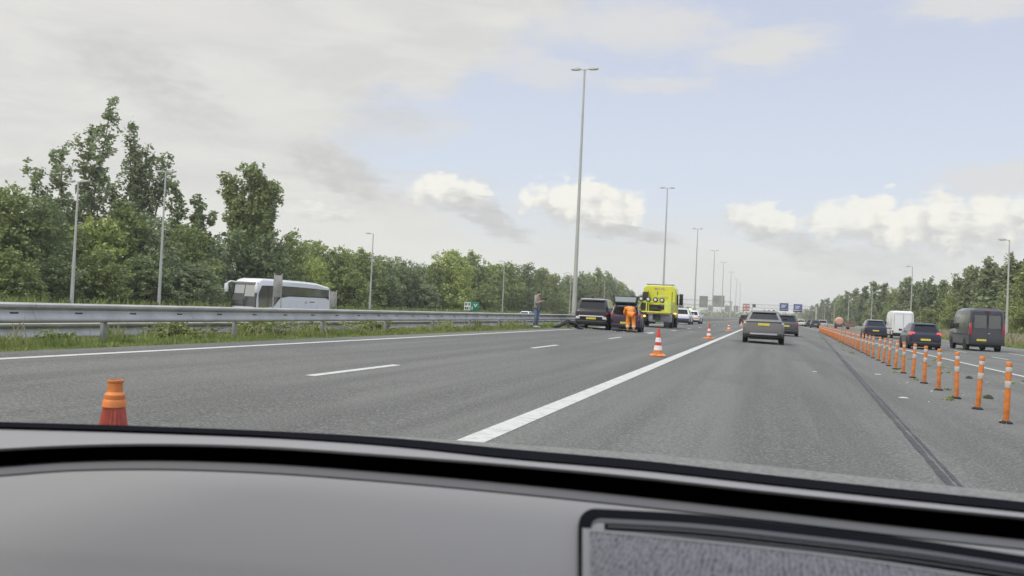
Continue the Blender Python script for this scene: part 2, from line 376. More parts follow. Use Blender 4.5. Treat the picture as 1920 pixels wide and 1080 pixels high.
# ------------------------------------------------------------------ lamp posts
def lamp_post(x, y, z0, Hh, heads, label, group, r0=.11):
    rt = empty('lamp_post', (x, y, z0), 0, label, 'lamp post', group)
    MB().tube([(0, 0, 0), (0, 0, 1.4), (0, 0, Hh*.5), (0, 0, Hh)], [r0*1.15, r0*1.1, r0*.75, r0*.45], 10).build('pole', 'pole_metal', rt)
    m2 = MB(); m2.box(-.06, .06, -r0*1.22, -r0*1.0, .6, 1.1); m2.build('service_door', 'galv_post', rt)
    L = heads
    for sx in ((-1, 1) if L > 0 else (-1,)):
        hd = abs(L)
        hm = MB(); hm.tube([(sx*.05, 0, Hh-.05), (sx*hd*.35, 0, Hh+.02)], .035, 6)
        hm.loft([[(sx*hd*.3, -.12, Hh-.02), (sx*hd*.3, .12, Hh-.02), (sx*hd*.3, .12, Hh+.07), (sx*hd*.3, -.12, Hh+.07)], [(sx*hd*.6, -.18, Hh-.05), (sx*hd*.6, .18, Hh-.05), (sx*hd*.6, .16, Hh+.11), (sx*hd*.6, -.16, Hh+.11)], [(sx*hd, -.13, Hh+.0), (sx*hd, .13, Hh+.0), (sx*hd, .11, Hh+.08), (sx*hd, -.11, Hh+.08)]])
        h = hm.build('lamp_head', 'pole_metal', rt)
        MB().box(min(sx*hd*.4, sx*hd*.9), max(sx*hd*.4, sx*hd*.9), -.1, .1, Hh-.065, Hh-.045).build('lamp_glass', 'lamp_clear', h)
    return rt
names = ['tallest grey twin-armed lamp post, rising behind the dark crashed SUV', 'second tall twin-armed lamp post, rising behind the yellow tow truck', 'third twin-armed median lamp post, just right of the white car with amber beacon',
         'fourth twin-armed median lamp post, in line with the pair of sign backs', 'fifth twin-armed median lamp post, right of the larger sign back', 'sixth twin-armed median lamp post, thin and far away', 'seventh twin-armed median lamp post, faint at the far end', 'farthest median lamp post before the gantry with red signs']
for i, (y, hh) in enumerate([(64.7, 18.6), (122, 17.9), (177, 17.7), (235, 17.7), (284, 17.7), (345, 17.7), (405, 17.7), (465, 17.7)]):
    lamp_post(-13.4, y, gz(-13.4), hh-gz(-13.4), 1.0, names[i], 'twin-armed lamp posts in the median', .15)
ln = ['leftmost lamp post beyond the median, in front of the tall windswept poplar', 'lamp post left of the coach, in front of the second tall poplar', 'lamp post right of the coach in front of the dark wood', 'lamp post in front of the wood between the small green sign and the standing man', 'thin lamp post seen just left of the tallest median post', 'far lamp post seen above the gap between the two crashed cars']
for i, (px, py) in enumerate([(147, 340), (311, 322), (700, 438), (946, 490), (1071, 512), (1134, 527)]):
    p = atX(px, py, -50.5); lamp_post(p.x, p.y, -.92, p.z+.92, -1.1 if i > 1 else 1.0, ln[i], 'lamp posts along the far side of the opposite road', .13)
rn = ['nearest right-hand lamp post, beside the dark grey van', 'lamp post directly behind the tall white van', 'lamp post behind the dark SUV in the right lanes', 'lamp post behind the orange cement mixer', 'thin lamp post left of the cement mixer', 'thin lamp post left of the silver van at the treeline', 'farthest thin lamp post at the right treeline']
for i, (px, py) in enumerate([(1893, 450), (1711, 500), (1636, 537), (1592, 553), (1565, 566), (1547, 573), (1531, 578)]):
    p = atX(px, py, 22.5); lamp_post(p.x, p.y, -.15, p.z+.15, -1.0, rn[i], 'lamp posts along the right verge', .12)

# ------------------------------------------------------------------ bollards
def bollard():
    rt = empty('flexible_bollard', (0, 0, 0), 0, 'x', 'bollard', 'orange flexible bollards between the carriageways')
    MB().lathe([(.001, 0), (.085, 0), (.082, .02), (.055, .035), (.001, .036)], n=18).build('base', 'black_rubber', rt)
    MB().lathe([(.036, .034), (.039, .05), (.038, .52), (.038, .765), (.042, .77), (.042, .80), (.039, .815), (.030, .828), (.001, .83)], n=20).build('tube', 'orange_plastic', rt)
    MB().lathe([(.039, .478), (.0405, .481), (.0405, .567), (.039, .57)], n=20).build('reflective_band', 'bollard_band', rt)
    MB().lathe([(.039, .693), (.0405, .696), (.0405, .755), (.039, .758)], n=20).build('reflective_band', 'bollard_band', rt)
    return rt
B0 = bollard(); random.seed(5)
near = ['nearest orange bollard, at the right edge of the photo', 'second nearest orange bollard, its lower white band scuffed', 'third orange bollard from the right edge of the photo', 'fourth orange bollard from the right edge', 'fifth orange bollard from the right edge', 'sixth orange bollard from the right edge',
        'seventh orange bollard from the right edge, in front of the dark small hatchback', 'eighth orange bollard from the right edge', 'ninth orange bollard from the right edge', 'tenth orange bollard from the right edge']
ORD = 'first second third fourth fifth sixth seventh eighth ninth tenth eleventh twelfth thirteenth fourteenth fifteenth sixteenth seventeenth eighteenth nineteenth twentieth twenty-first twenty-second twenty-third twenty-fourth twenty-fifth twenty-sixth'.split()
for k in range(56):
    y = 13.7+2.06*k; x = 3.13+.0305*(y-13.7)
    lab = near[k] if k < 10 else (ORD[k]+' orange bollard counting from the right edge of the photo' if k < 26 else 'small distant orange bollard where the row merges into one orange ridge')
    b = B0 if k == 0 else copy_tree(B0)
    b['label'] = lab
    b['group'] = 'orange bollards near the camera' if k < 10 else ('middle stretch of orange bollards' if k < 26 else 'far stretch of orange bollards')
    b.location = (x+random.uniform(-.02, .02), y, gz(x)+.02)
    b.rotation_euler = (random.uniform(-.035, .035), random.uniform(-.02, .05), random.uniform(-.5, .5)) if k else (0, .02, 0)

# ------------------------------------------------------------------ traffic cones
def cone(name, loc, label, Hc=.75, grp='red and white traffic cones along the solid line'):
    rt = empty(name, (loc[0], loc[1], loc[2]), random.uniform(0, 1), label, 'traffic cone', grp)
    q = Hc/.75
    bm_ = MB(); bm_.loft([[(-.22*q, -.22*q, .0), (.22*q, -.22*q, .0), (.22*q, .22*q, 0), (-.22*q, .22*q, 0)], [(-.22*q, -.22*q, .035), (.22*q, -.22*q, .035), (.22*q, .22*q, .035), (-.22*q, .22*q, .035)], [(-.15, -.15, .07), (.15, -.15, .07), (.15, .15, .07), (-.15, .15, .07)]])
    bm_.build('base', 'orange_plastic', rt, bevel=.012)
    def r(z): return .125-(z-.06)*(.125-.028)/(.69)
    for nm, m_, z0, z1, e in (('sleeve', 'orange_plastic', .06, .165, 0), ('white_band', 'cone_white', .165, .29, .003), ('red_band', 'cone_red', .29, .38, 0), ('white_band', 'cone_white', .38, .50, .003), ('tip', 'cone_red', .50, .75, 0)):
        pr = [((r(z0)+e)*q, z0*q), ((r(z1)+e)*q, z1*q)]
        if nm == 'tip': pr = [(r(z0)*q, z0*q), (r(.70)*q, .70*q), (.030*q, .705*q), (.030*q, .745*q), (.02*q, .75*q), (.001, .75*q)]
        else: pr = [((r(z0)-.002)*q, z0*q)]+pr+[((r(z1)-.002)*q, z1*q)]
        MB().lathe(pr, n=24).build(nm, m_, rt)
    return rt
random.seed(1)
cone('traffic_cone', (-2.74, 24.3, gz(-2.74)+.02), 'nearest whole red and white traffic cone, left of the solid white line', .74)
cone('traffic_cone', (-2.75, 46.3, gz(-2.75)+.02), 'second red and white cone, in the middle distance before the white car')
cone('traffic_cone', (-2.95, 75.4, gz(-3)+.02), 'third red and white cone, just left of the grey SUV')
cone('traffic_cone', (-3.1, 118, gz(-3)+.02), 'farthest red and white cone, tiny beside the left shoulder of the grey SUV')
# the cone right in front of the car: plain orange collar above a fluted red sleeve
rt = empty('traffic_cone', (-2.70, 3.37, gz(-2.7)+.02), .2, 'orange and red cone with fluted sleeve, cut off by the dashboard edge', 'traffic cone')
bb = MB(); bb.box(-.2, .2, -.2, .2, 0, .04); bb.build('base', 'black_rubber', rt, bevel=.012)
MB().lathe([(.040, .635), (.043, .645), (.043, .66), (.036, .668), (.032, .672), (.031, .71), (.034, .714), (.034, .722), (.026, .724), (.026, .70), (.001, .69)], n=32).build('collar', 'orange_plastic', rt)
MB().lathe([(.14, .04), (.080, .40), (.046, .605), (.039, .636)], n=40, ribs=1, ribd=.09).build('sleeve', mat('cone_sleeve', (.36, .055, .03), .4, var=.3, vscale=14, coat=.2), rt)
MB().lathe([(.0445, .604), (.050, .608), (.049, .630), (.0435, .640)], n=32).build('ring', 'orange_plastic', rt)

# ------------------------------------------------------------------ vehicles
def wheel_set(rt, xs, ys, r, w, rim='rim', dual=False):
    """one tyre and rim each side and axle"""
    for y in ys:
        for s in (-1, 1):
            x = s*xs
            e = MB().lathe([(r*.55, -w/2), (r*.93, -w/2), (r, -w/2+.03), (r, w/2-.03), (r*.93, w/2), (r*.55, w/2)], n=28, axis='x').build('wheel', 'tyre', rt)
            e.location = (x-s*w/2, y, r)
            rm = MB(); k = s*(w/2-.015)
            rm.lathe([(.001, k-s*.03), (r*.18, k), (r*.2, k-s*.02), (r*.52, k-s*.01), (r*.57, k+s*.005), (r*.57, k-s*.08), (.001, k-s*.08)], n=20, axis='x')
            rm.build('rim', rim, e)
def plate(rt, y, z, w=.52, h=.11, x=0):
    p = MB().box(x-w/2, x+w/2, y-.012, y, z, z+h).build('number_plate', 'plate_yellow', rt)
    return p
def lerp(a, b, t): return a+(b-a)*t
def car(name, loc, rz, label, paint, L=4.4, Wd=1.84, Ht=1.6, zb=.98, wr=.74, rb=.10, rtp=.42, hood=.95, cowl=1.0, bw=.93, sh=.94, gc=.24, group=None, cat='car', roof=None, lights='tail_red', bumper='black_plastic',
        wheel_r=.34, light_box=None, spoiler=True, plate_z=.62, glass_top=.10, detail=True, rails=False, open_hatch=False, glass='car_glass', front_view=False):
    rt = empty(name, loc, rz, label, cat, group)
    w = Wd/2; y0, y1 = -L/2, L/2; pm = 'paint_'+paint
    def ring(y, hw, za, zt, rnd=.08):
        q = lambda t: lerp(za, zt, t)
        half = [(.90, 0), (.975, .08), (.99, .22), (1.0, .45), (.995, .62), (lerp(sh, 1, .72), .78), (lerp(sh, 1, .35), .90), (sh, .97), (sh-.05, 1.0)]
        return [(-hw*a, y, q(t)) for a, t in half]+[(hw*a, y, q(t)) for a, t in half[::-1]]
    b = MB()
    yw = y1-cowl                                     # foot of the windscreen
    zt_r = zb
    b.loft([ring(y0, w*.80, gc+.16, zt_r-.20), ring(y0+.02, w*.88, gc+.11, zt_r-.09), ring(y0+.06, w*.93, gc+.06, zt_r-.035), ring(y0+.13, w*.965, gc+.03, zt_r-.01), ring(y0+.25, w*.99, gc+.01, zt_r), ring(y0+.45, w, gc, zb+.005), ring(0, w, gc-.03, zb), ring(yw-.1, w, gc-.03, zb-.03),
            ring(yw+.25, w*.995, gc, lerp(zb, hood, .6)), ring(y1-.35, w*.97, gc, hood-.06), ring(y1-.1, w*.9, gc+.04, hood-.17), ring(y1, w*.76, gc+.12, hood-.33)])
    # greenhouse, four levels
    zt = Ht; z3 = Ht-glass_top
    yr0, yr1 = y0+rb, y0+rb+rtp; yf0, yf1 = yw+.12, yw-.62
    wb = w*min(bw, sh)
    wt = w*wr
    def ring2(ya, yb, hw, z, c=.10):
        return [(-hw+c, ya, z), (-hw, ya+c, z), (-hw, yb-c, z), (-hw+c, yb, z), (hw-c, yb, z), (hw, yb-c, z), (hw, ya+c, z), (hw-c, ya, z)]
    b.loft([ring2(yr0, yf0, wb, zb-.06), ring2(yr0, yf0, wb, zb), ring2(yr1, yf1, wt, z3), ring2(yr1+.015, yf1-.05, wt*.985, zt-.062), ring2(yr1+.04, yf1-.12, wt*.94, zt-.03), ring2(yr1+.10, yf1-.20, wt*.86, zt-.012), ring2(yr1+.26, yf1-.35, wt*.66, zt)])
    b.build('body', pm, rt, bevel=.012, seg=2)
    if roof:
        MB().loft([ring2(yr1+.02, yf1-.10, wt*.965, zt-.04), ring2(yr1+.03, yf1-.12, wt*.95, zt-.018), ring2(yr1+.22, yf1-.35, wt*.73, zt+.012)]).build('roof', roof, rt, bevel=.008)
    # glass, laid a few mm proud of the sloping faces
    def pane(nm, q, m=None, e=.008):
        q = [Vector(p) for p in q]; nn = (q[1]-q[0]).cross(q[3]-q[0]).normalized(); cen = sum(q, Vector())/len(q)
        if nn.dot(cen-Vector((0, 0, .8))) < 0: nn = -nn
        vs = [p+nn*e for p in q]+[p-nn*.012 for p in q]; n = len(q)
        return MB().add(vs, [tuple(range(n)), tuple(range(2*n-1, n-1, -1))]+[(i, (i+1) % n, n+(i+1) % n, n+i) for i in range(n)]).build(nm, m or glass, rt, smooth=False)
    def P(x, yA, yB, t): return (x, lerp(yA, yB, t), lerp(zb, z3, t))
    a, t = .07, .93
    if not open_hatch:
        pane('rear_window', [P(-lerp(wb, wt, a)+.13, yr0, yr1, a), P(lerp(wb, wt, a)-.13, yr0, yr1, a), P(lerp(wb, wt, t)-.12, yr0, yr1, t), P(-lerp(wb, wt, t)+.12, yr0, yr1, t)])
    pane('windscreen', [P(-lerp(wb, wt, a)+.12, yf0, yf1, a), P(lerp(wb, wt, a)-.12, yf0, yf1, a), P(lerp(wb, wt, t)-.12, yf0, yf1, t), P(-lerp(wb, wt, t)+.12, yf0, yf1, t)])
    ym = (yr1+yf1)/2-.1
    for s in (-1, 1):
        def S(y, tt): return (s*lerp(wb, wt, tt), y, lerp(zb, z3, tt))
        pane('side_window', [S(lerp(yr0, yr1, a)+.38, a), S(ym-.04, a), S(ym-.04, t), S(lerp(yr0, yr1, t)+.30, t)])
        pane('side_window', [S(ym+.04, a), S(lerp(yf0, yf1, a)-.22, a), S(lerp(yf0, yf1, t)-.12, t), S(ym+.04, t)])
        mr = MB(); mr.loft([[(s*(w-.02), yw-.28, zb+.03), (s*(w-.02), yw-.18, zb+.03), (s*(w-.02), yw-.18, zb+.12), (s*(w-.02), yw-.28, zb+.12)], [(s*(w+.17), yw-.27, zb+.02), (s*(w+.17), yw-.15, zb+.02), (s*(w+.16), yw-.17, zb+.17), (s*(w+.16), yw-.27, zb+.17)]]); mr.build('mirror', 'black_plastic' if paint != 'white' else pm, rt, bevel=.015)
        lb = light_box or (.46, .86, .62, .80)      # x from, x to (fractions of w), z from, z to
        tl = MB(); x0, x1 = s*w*lb[0], s*w*lb[1]; ya = y0-.012; zl, zh = lb[2], lb[3]
        tl.loft([[(x0, ya+.03, zl), (x0, ya+.03, zh), (x0, ya+.16, zh), (x0, ya+.16, zl)], [(x1, ya+.05, zl), (x1, ya+.055, zh), (x1, ya+.2, zh), (x1, ya+.2, zl)], [(s*w*.985, ya+.16, zl+.02), (s*w*.98, ya+.18, zh), (s*w*.98, ya+.36, zh-.02), (s*w*.985, ya+.36, zl+.04)]])
        tl.build('tail_light', lights, rt, bevel=.01)
        hl = MB(); hl.loft([[(s*w*.45, y1-.14, hood-.30), (s*w*.45, y1-.12, hood-.20), (s*w*.45, y1-.3, hood-.2), (s*w*.45, y1-.3, hood-.3)], [(s*w*.9, y1-.32, hood-.30), (s*w*.9, y1-.34, hood-.16), (s*w*.9, y1-.5, hood-.16), (s*w*.9, y1-.5, hood-.3)]]); hl.build('headlight', 'lamp_clear', rt)
    bp = MB(); bp.loft([[(-w*.80, y0-.02, gc+.02), (w*.80, y0-.02, gc+.02), (w*.97, y0+.2, gc-.02), (-w*.97, y0+.2, gc-.02)], [(-w*.86, y0-.035, gc+.15), (w*.86, y0-.035, gc+.15), (w*.99, y0+.2, gc+.16), (-w*.99, y0+.2, gc+.16)], [(-w*.86, y0-.01, gc+.20), (w*.86, y0-.01, gc+.20), (w*.985, y0+.2, gc+.2), (-w*.985, y0+.2, gc+.2)]])
    bp.build('rear_bumper', bumper, rt, bevel=.012)
    un = MB(); un.box(-w*.72, w*.72, y0+.2, y1-.2, gc-.09, gc+.03); un.build('underbody', 'black_plastic', rt)
    plate(rt, y0-.004 if plate_z < zb-.2 else y0, plate_z)
    if spoiler and not open_hatch:
        MB().loft([[(-wt*.86, yr1-.10, z3-.005), (wt*.86, yr1-.10, z3-.005), (wt*.88, yr1+.08, z3+.02), (-wt*.88, yr1+.08, z3+.02)], [(-wt*.84, yr1-.09, z3+.025), (wt*.84, yr1-.09, z3+.025), (wt*.86, yr1+.1, z3+.055), (-wt*.86, yr1+.1, z3+.055)]]).build('spoiler', pm, rt, bevel=.008)
    if rails:
        for s in (-1, 1): MB().tube([(s*wt*.80, yr1+.2, zt+.0), (s*wt*.80, yr1+.3, zt+.045), (s*wt*.80, yf1-.4, zt+.045), (s*wt*.80, yf1-.3, zt)], .015, 6).build('roof_rail', 'black_plastic', rt)
    # wheels with dark arches
    for y in (y0+.80, y1-.83):
        for s in (-1, 1):
            MB().lathe([(.001, 0), (wheel_r+.055, 0), (wheel_r+.055, s*.05), (.001, s*.05)], (s*(w-.045), y, wheel_r+.01), 24, 'x').build('wheel_arch', 'black_plastic', rt)
    wheel_set(rt, w+.012, (y0+.80, y1-.83), wheel_r, .21)
    MB().tube([(.0, yr1+.12, zt-.02), (0, yr1+.02, zt+.06)], [.018, .006], 6).build('aerial', 'black_plastic', rt)
    return rt
H0 = .02
def gnd(x): return gz(x)+H0
# grey SUV ahead in our lane
v = car('suv', (-.17, 44.7+2.2, gnd(0)), R(.4), 'grey-beige SUV driving ahead, right of the solid white line, yellow number plate', 'taupe', 4.5, 1.88, 1.58, zb=1.13, rb=.14, rtp=.50, plate_z=.86, wr=.68, bw=.88, sh=.86, light_box=(.40, .90, .93, 1.01), lights='lamp_clear', gc=.30, wheel_r=.36, rails=False)
bbar = MB(); bbar.box(-.62, .62, -2.325, -2.27, .42, .50); bbar.build('skid_plate', 'paint_silver', v, bevel=.012)
MB().loft([[(-.84, -2.262, 1.02), (.84, -2.262, 1.02), (.84, -2.16, 1.02), (-.84, -2.16, 1.02)], [(-.80, -2.25, 1.05), (.80, -2.25, 1.05), (.80, -2.16, 1.05), (-.80, -2.16, 1.05)]]).build('light_bar', 'black_plastic', v)
# the two crashed cars
S1 = car('suv', (-9.08, 48.0+2.15, gnd(-9)), R(2), 'dark crashed SUV with roof reflection painted silver and white bumper trim, beside the tall lamp post', 'black', 4.3, 1.80, 1.62, zb=1.04, wr=.80, sh=.95, rb=.08, rtp=.36, plate_z=.52, roof='paint_silver', light_box=(.60, .93, .78, .90), gc=.27, rails=True)  # sky reflected in the dark roof is painted as silver
tr = MB(); tr.loft([[(-.84, -2.165, .52), (-.80, -2.19, .66), (-.80, -2.10, .66), (-.84, -2.10, .52)], [(-.60, -2.20, .53), (-.62, -2.21, .66), (-.62, -2.1, .66), (-.6, -2.1, .53)]])
tr.loft([[(.84, -2.165, .52), (.80, -2.19, .66), (.80, -2.10, .66), (.84, -2.10, .52)], [(.60, -2.20, .53), (.62, -2.21, .66), (.62, -2.1, .66), (.6, -2.1, .53)]])
tr.box(-.66, .66, -2.205, -2.1, .655, .715); tr.build('bumper_trim', 'paint_white', S1, bevel=.012)
mb_ = MB(); mb_.box(-.16, .16, -2.02, -2.0, 1.045, 1.085); mb_.build('badge', 'chrome', S1, bevel=.006)
S2 = car('hatchback', (-7.42, 48.4+2.0, gnd(-7.1)), R(5), 'dark crashed hatchback with its tailgate raised and boot open', 'plum', 4.0, 1.68, 1.46, zb=.92, rb=.10, rtp=.42, plate_z=.40, light_box=(.72, .95, .74, .98), gc=.2, open_hatch=True, spoiler=False, roof='paint_silver')
hb = MB(); hb.loft([[(-.68, -1.97, .70), (.68, -1.97, .70), (.68, -1.90, .70), (-.68, -1.90, .70)], [(-.66, -1.93, .95), (.66, -1.93, .95), (.66, -1.85, .95), (-.66, -1.85, .95)], [(-.56, -1.60, 1.30), (.56, -1.60, 1.30), (.56, -1.50, 1.32), (-.56, -1.50, 1.32)]])
hb.build('boot_interior', mat('boot_carpet', (.012, .011, .012), .95), S2)
rim_ = MB()
for s in (-1, 1):
    MB().tube([(s*.70, -2.02, .62), (s*.72, -1.99, .90), (s*.62, -1.68, 1.30), (s*.45, -1.62, 1.37)], .028, 6).build('boot_pillar', 'paint_silver', S2)
    MB().tube([(s*.50, -1.75, 1.36), (s*.60, -2.25, 1.80)], .012, 5).build('gas_strut', 'black_plastic', S2)
tg = MB(); tg.k = 0
def tgp(x, u, n=0): return (x, -1.62-u*.90-n*.45, 1.42+u*.56-n*.85)      # frame of the raised tailgate
fr = [(-.56, 0), (.56, 0), (.66, .55), (.66, .78), (-.66, .78), (-.66, .55)]
tg.loft([[tgp(x, u, .0) for x, u in fr], [tgp(x*.98, u*.98, .055) for x, u in fr]]); tgo = tg.build('tailgate', 'black_plastic', S2, bevel=.012)
# hanging glass half of the raised tailgate, seen from below
gl = MB(); gl.loft([[(-.68, -2.34, 1.88), (.68, -2.34, 1.88), (.68, -2.28, 1.88), (-.68, -2.28, 1.88)], [(-.63, -2.42, 1.50), (.63, -2.42, 1.50), (.63, -2.36, 1.50), (-.63, -2.36, 1.50)]]); gl.build('tailgate_lower_half', 'black_plastic', S2, bevel=.012)
gw = MB(); gw.loft([[(-.56, -2.362, 1.82), (.56, -2.362, 1.82), (.56, -2.34, 1.82), (-.56, -2.34, 1.82)], [(-.52, -2.424, 1.56), (.52, -2.424, 1.56), (.52, -2.40, 1.56), (-.52, -2.40, 1.56)]]); gw.build('rear_window', mat('hatch_glass', (.30, .34, .33), .08, spec=.9), S2)
# torn-off bumper and bits on the road
deb = MB(); deb.tube([(-10.35, 44.6, .03), (-10.0, 44.9, .13), (-9.75, 45.4, .36), (-9.45, 45.7, .26), (-9.3, 46.0, .10), (-9.05, 46.3, .18)], [.05, .09, .12, .13, .14, .08], 6)
deb.tube([(-9.7, 45.3, .30), (-9.6, 45.2, .05), (-9.45, 45.1, .03)], [.08, .06, .03], 5)
deb.tube([(-9.35, 45.9, .12), (-9.05, 45.6, .05), (-8.9, 45.5, .04)], [.09, .07, .03], 5)
o = deb.build('torn_bumper', mat('torn_plastic', (.012, .012, .013), .5, bump=.6, bscale=12), smooth=False); o.location = (0, 0, gnd(-9.7)); tag(o, 'black torn-off bumper lying crumpled across the white edge line beside the dark SUV', 'bumper')
random.seed(11)
sh = MB()
for i in range(60):
    x, y = random.uniform(-9.6, -6.2), random.uniform(44.5, 47.8); s = random.uniform(.02, .07)
    sh.prism([(y, gnd(x)), (y+s*2, gnd(x)), (y+s, gnd(x)+s*.8)], x, x+s)
tag(sh.build('debris', mat('debris_mix', (.12, .12, .12), .5, var=.8, vscale=1.2), smooth=False), 'scattered broken bits on the asphalt behind the two crashed cars', 'debris', kind='stuff')
o = MB().loft([[(-.22, -.12, .0), (.22, -.12, 0), (.22, .12, 0), (-.22, .12, 0)], [(-.23, -.13, .16), (.23, -.13, .16), (.23, .13, .16), (-.23, .13, .16)], [(-.12, -.03, .20), (.12, -.03, .20), (.12, .03, .20), (-.12, .03, .20)]]).build('tool_case', 'black_plastic', bevel=.015, loc=(-7.55, 47.2, gnd(-7.5)))
tag(o, 'small dark tool case on the road by the feet of the worker in orange', 'case')
o = MB().loft([[(-.30, -.1, .0), (.30, -.14, 0), (.26, .16, 0), (-.2, .12, 0)], [(-.28, -.08, .03), (.26, -.12, .05), (.22, .14, .04), (-.16, .1, .03)]]).build('white_panel', 'paint_white', bevel=.01, loc=(-6.1, 49.2, gnd(-6)), rz=.4)
tag(o, 'pale broken panel lying on the road right of the open hatchback', 'panel')

# right carriageway
car('hatchback', (8.62, 56.3+2.0, gnd(9)), R(1), 'small dark hatchback with round red tail lights, left of the dark grey van', 'navy', 4.0, 1.72, 1.50, zb=.96, rb=.08, rtp=.34, plate_z=.50, light_box=(.66, .93, .80, .98), lights='tail_red_lit', gc=.22, wheel_r=.32)
car('suv', (9.42, 88+2.2, gnd(9)), R(-1), 'dark blue SUV with roof reflections painted silver, left of the white van', 'navy', 4.6, 1.92, 1.68, zb=1.10, rb=.14, rtp=.50, plate_z=.66, light_box=(.56, .92, .90, 1.0), gc=.28, wheel_r=.37, roof='paint_silver')  # silver roof colour stands in for reflected sky
car('estate_car', (10.45, 191, gnd(10)), R(-1), 'silver estate car far ahead, beyond the end of the bollards', 'silver', 4.5, 1.9, 1.62, zb=1.0, rb=.08, rtp=.30, plate_z=.6)
car('suv', (1.33, 71.5+2.2, gnd(1.3)), 0, 'black SUV half hidden behind the right side of the grey SUV', 'darkgrey', 4.5, 1.86, 1.62, zb=1.05, plate_z=.7, light_box=(.62, .93, .70, 1.02))
car('car', (-3.85, 168, gnd(-3.8)), 0, 'dark car partly hidden behind the left side of the grey SUV', 'black', 4.5, 1.9, 1.62, zb=1.02)
fars = [(1489, 610, 'darkgrey', 'grey car just right of the black SUV, far in the queue'), (1502, 612, 'cream', 'pale low car below the left blue gantry sign'), (1510.5, 611.5, 'darkgrey', 'tiny dark grey car between the pale car and the black car in the distant queue'), (1519, 613, 'black', 'black car in the distant queue below the gantry leg'), (1528, 615, 'navy', 'dark blue car just left of the silver estate')]
for px, py, pc, lb_ in fars:
    p = atZ(px, py, -.125); car('car', (p.x, p.y, gnd(9)), 0, lb_, pc, 4.4, 1.85, 1.5, zb=.95)
# police / road service vehicles
pv = car('patrol_car', (-8.72, 112+2.2, gnd(-8.7)), R(-1), 'white patrol estate car with lit amber roof beacon and blue and orange striping', 'white', 4.7, 1.88, 1.52, zb=.98, rb=.10, rtp=.45, plate_z=.5, light_box=(.6, .93, .80, .94))
MB().box(-.86, -.25, -2.375, -2.34, .70, .80).build('striping', mat('stripe_blue', (.06, .06, .18), .4), pv)
MB().box(.30, .82, -2.375, -2.34, .62, .72).build('striping', mat('stripe_orange', (.7, .2, .05), .4), pv)
lbm = MB(); lbm.box(-.60, .60, -.75, -.45, 1.53, 1.63); lbm.build('light_bar', 'lamp_clear', pv, bevel=.02)
MB().lathe([(.17, 0), (.18, .1), (.14, .22), (.001, .25)], (-.36, -1.0, 1.54), 14).build('beacon', 'beacon_lit', pv)
pv2 = car('patrol_car', (-9.0, 98+2.2, gnd(-9)), R(-1), 'white and blue vehicle half hidden behind the right side of the yellow tow truck', 'white', 4.4, 1.84, 1.66, zb=1.02, plate_z=.5)
pv2.location.x = -8.75
MB().box(-.9, .9, -2.245, -2.2, .45, .62).build('striping', 'stripe_blue', pv2)

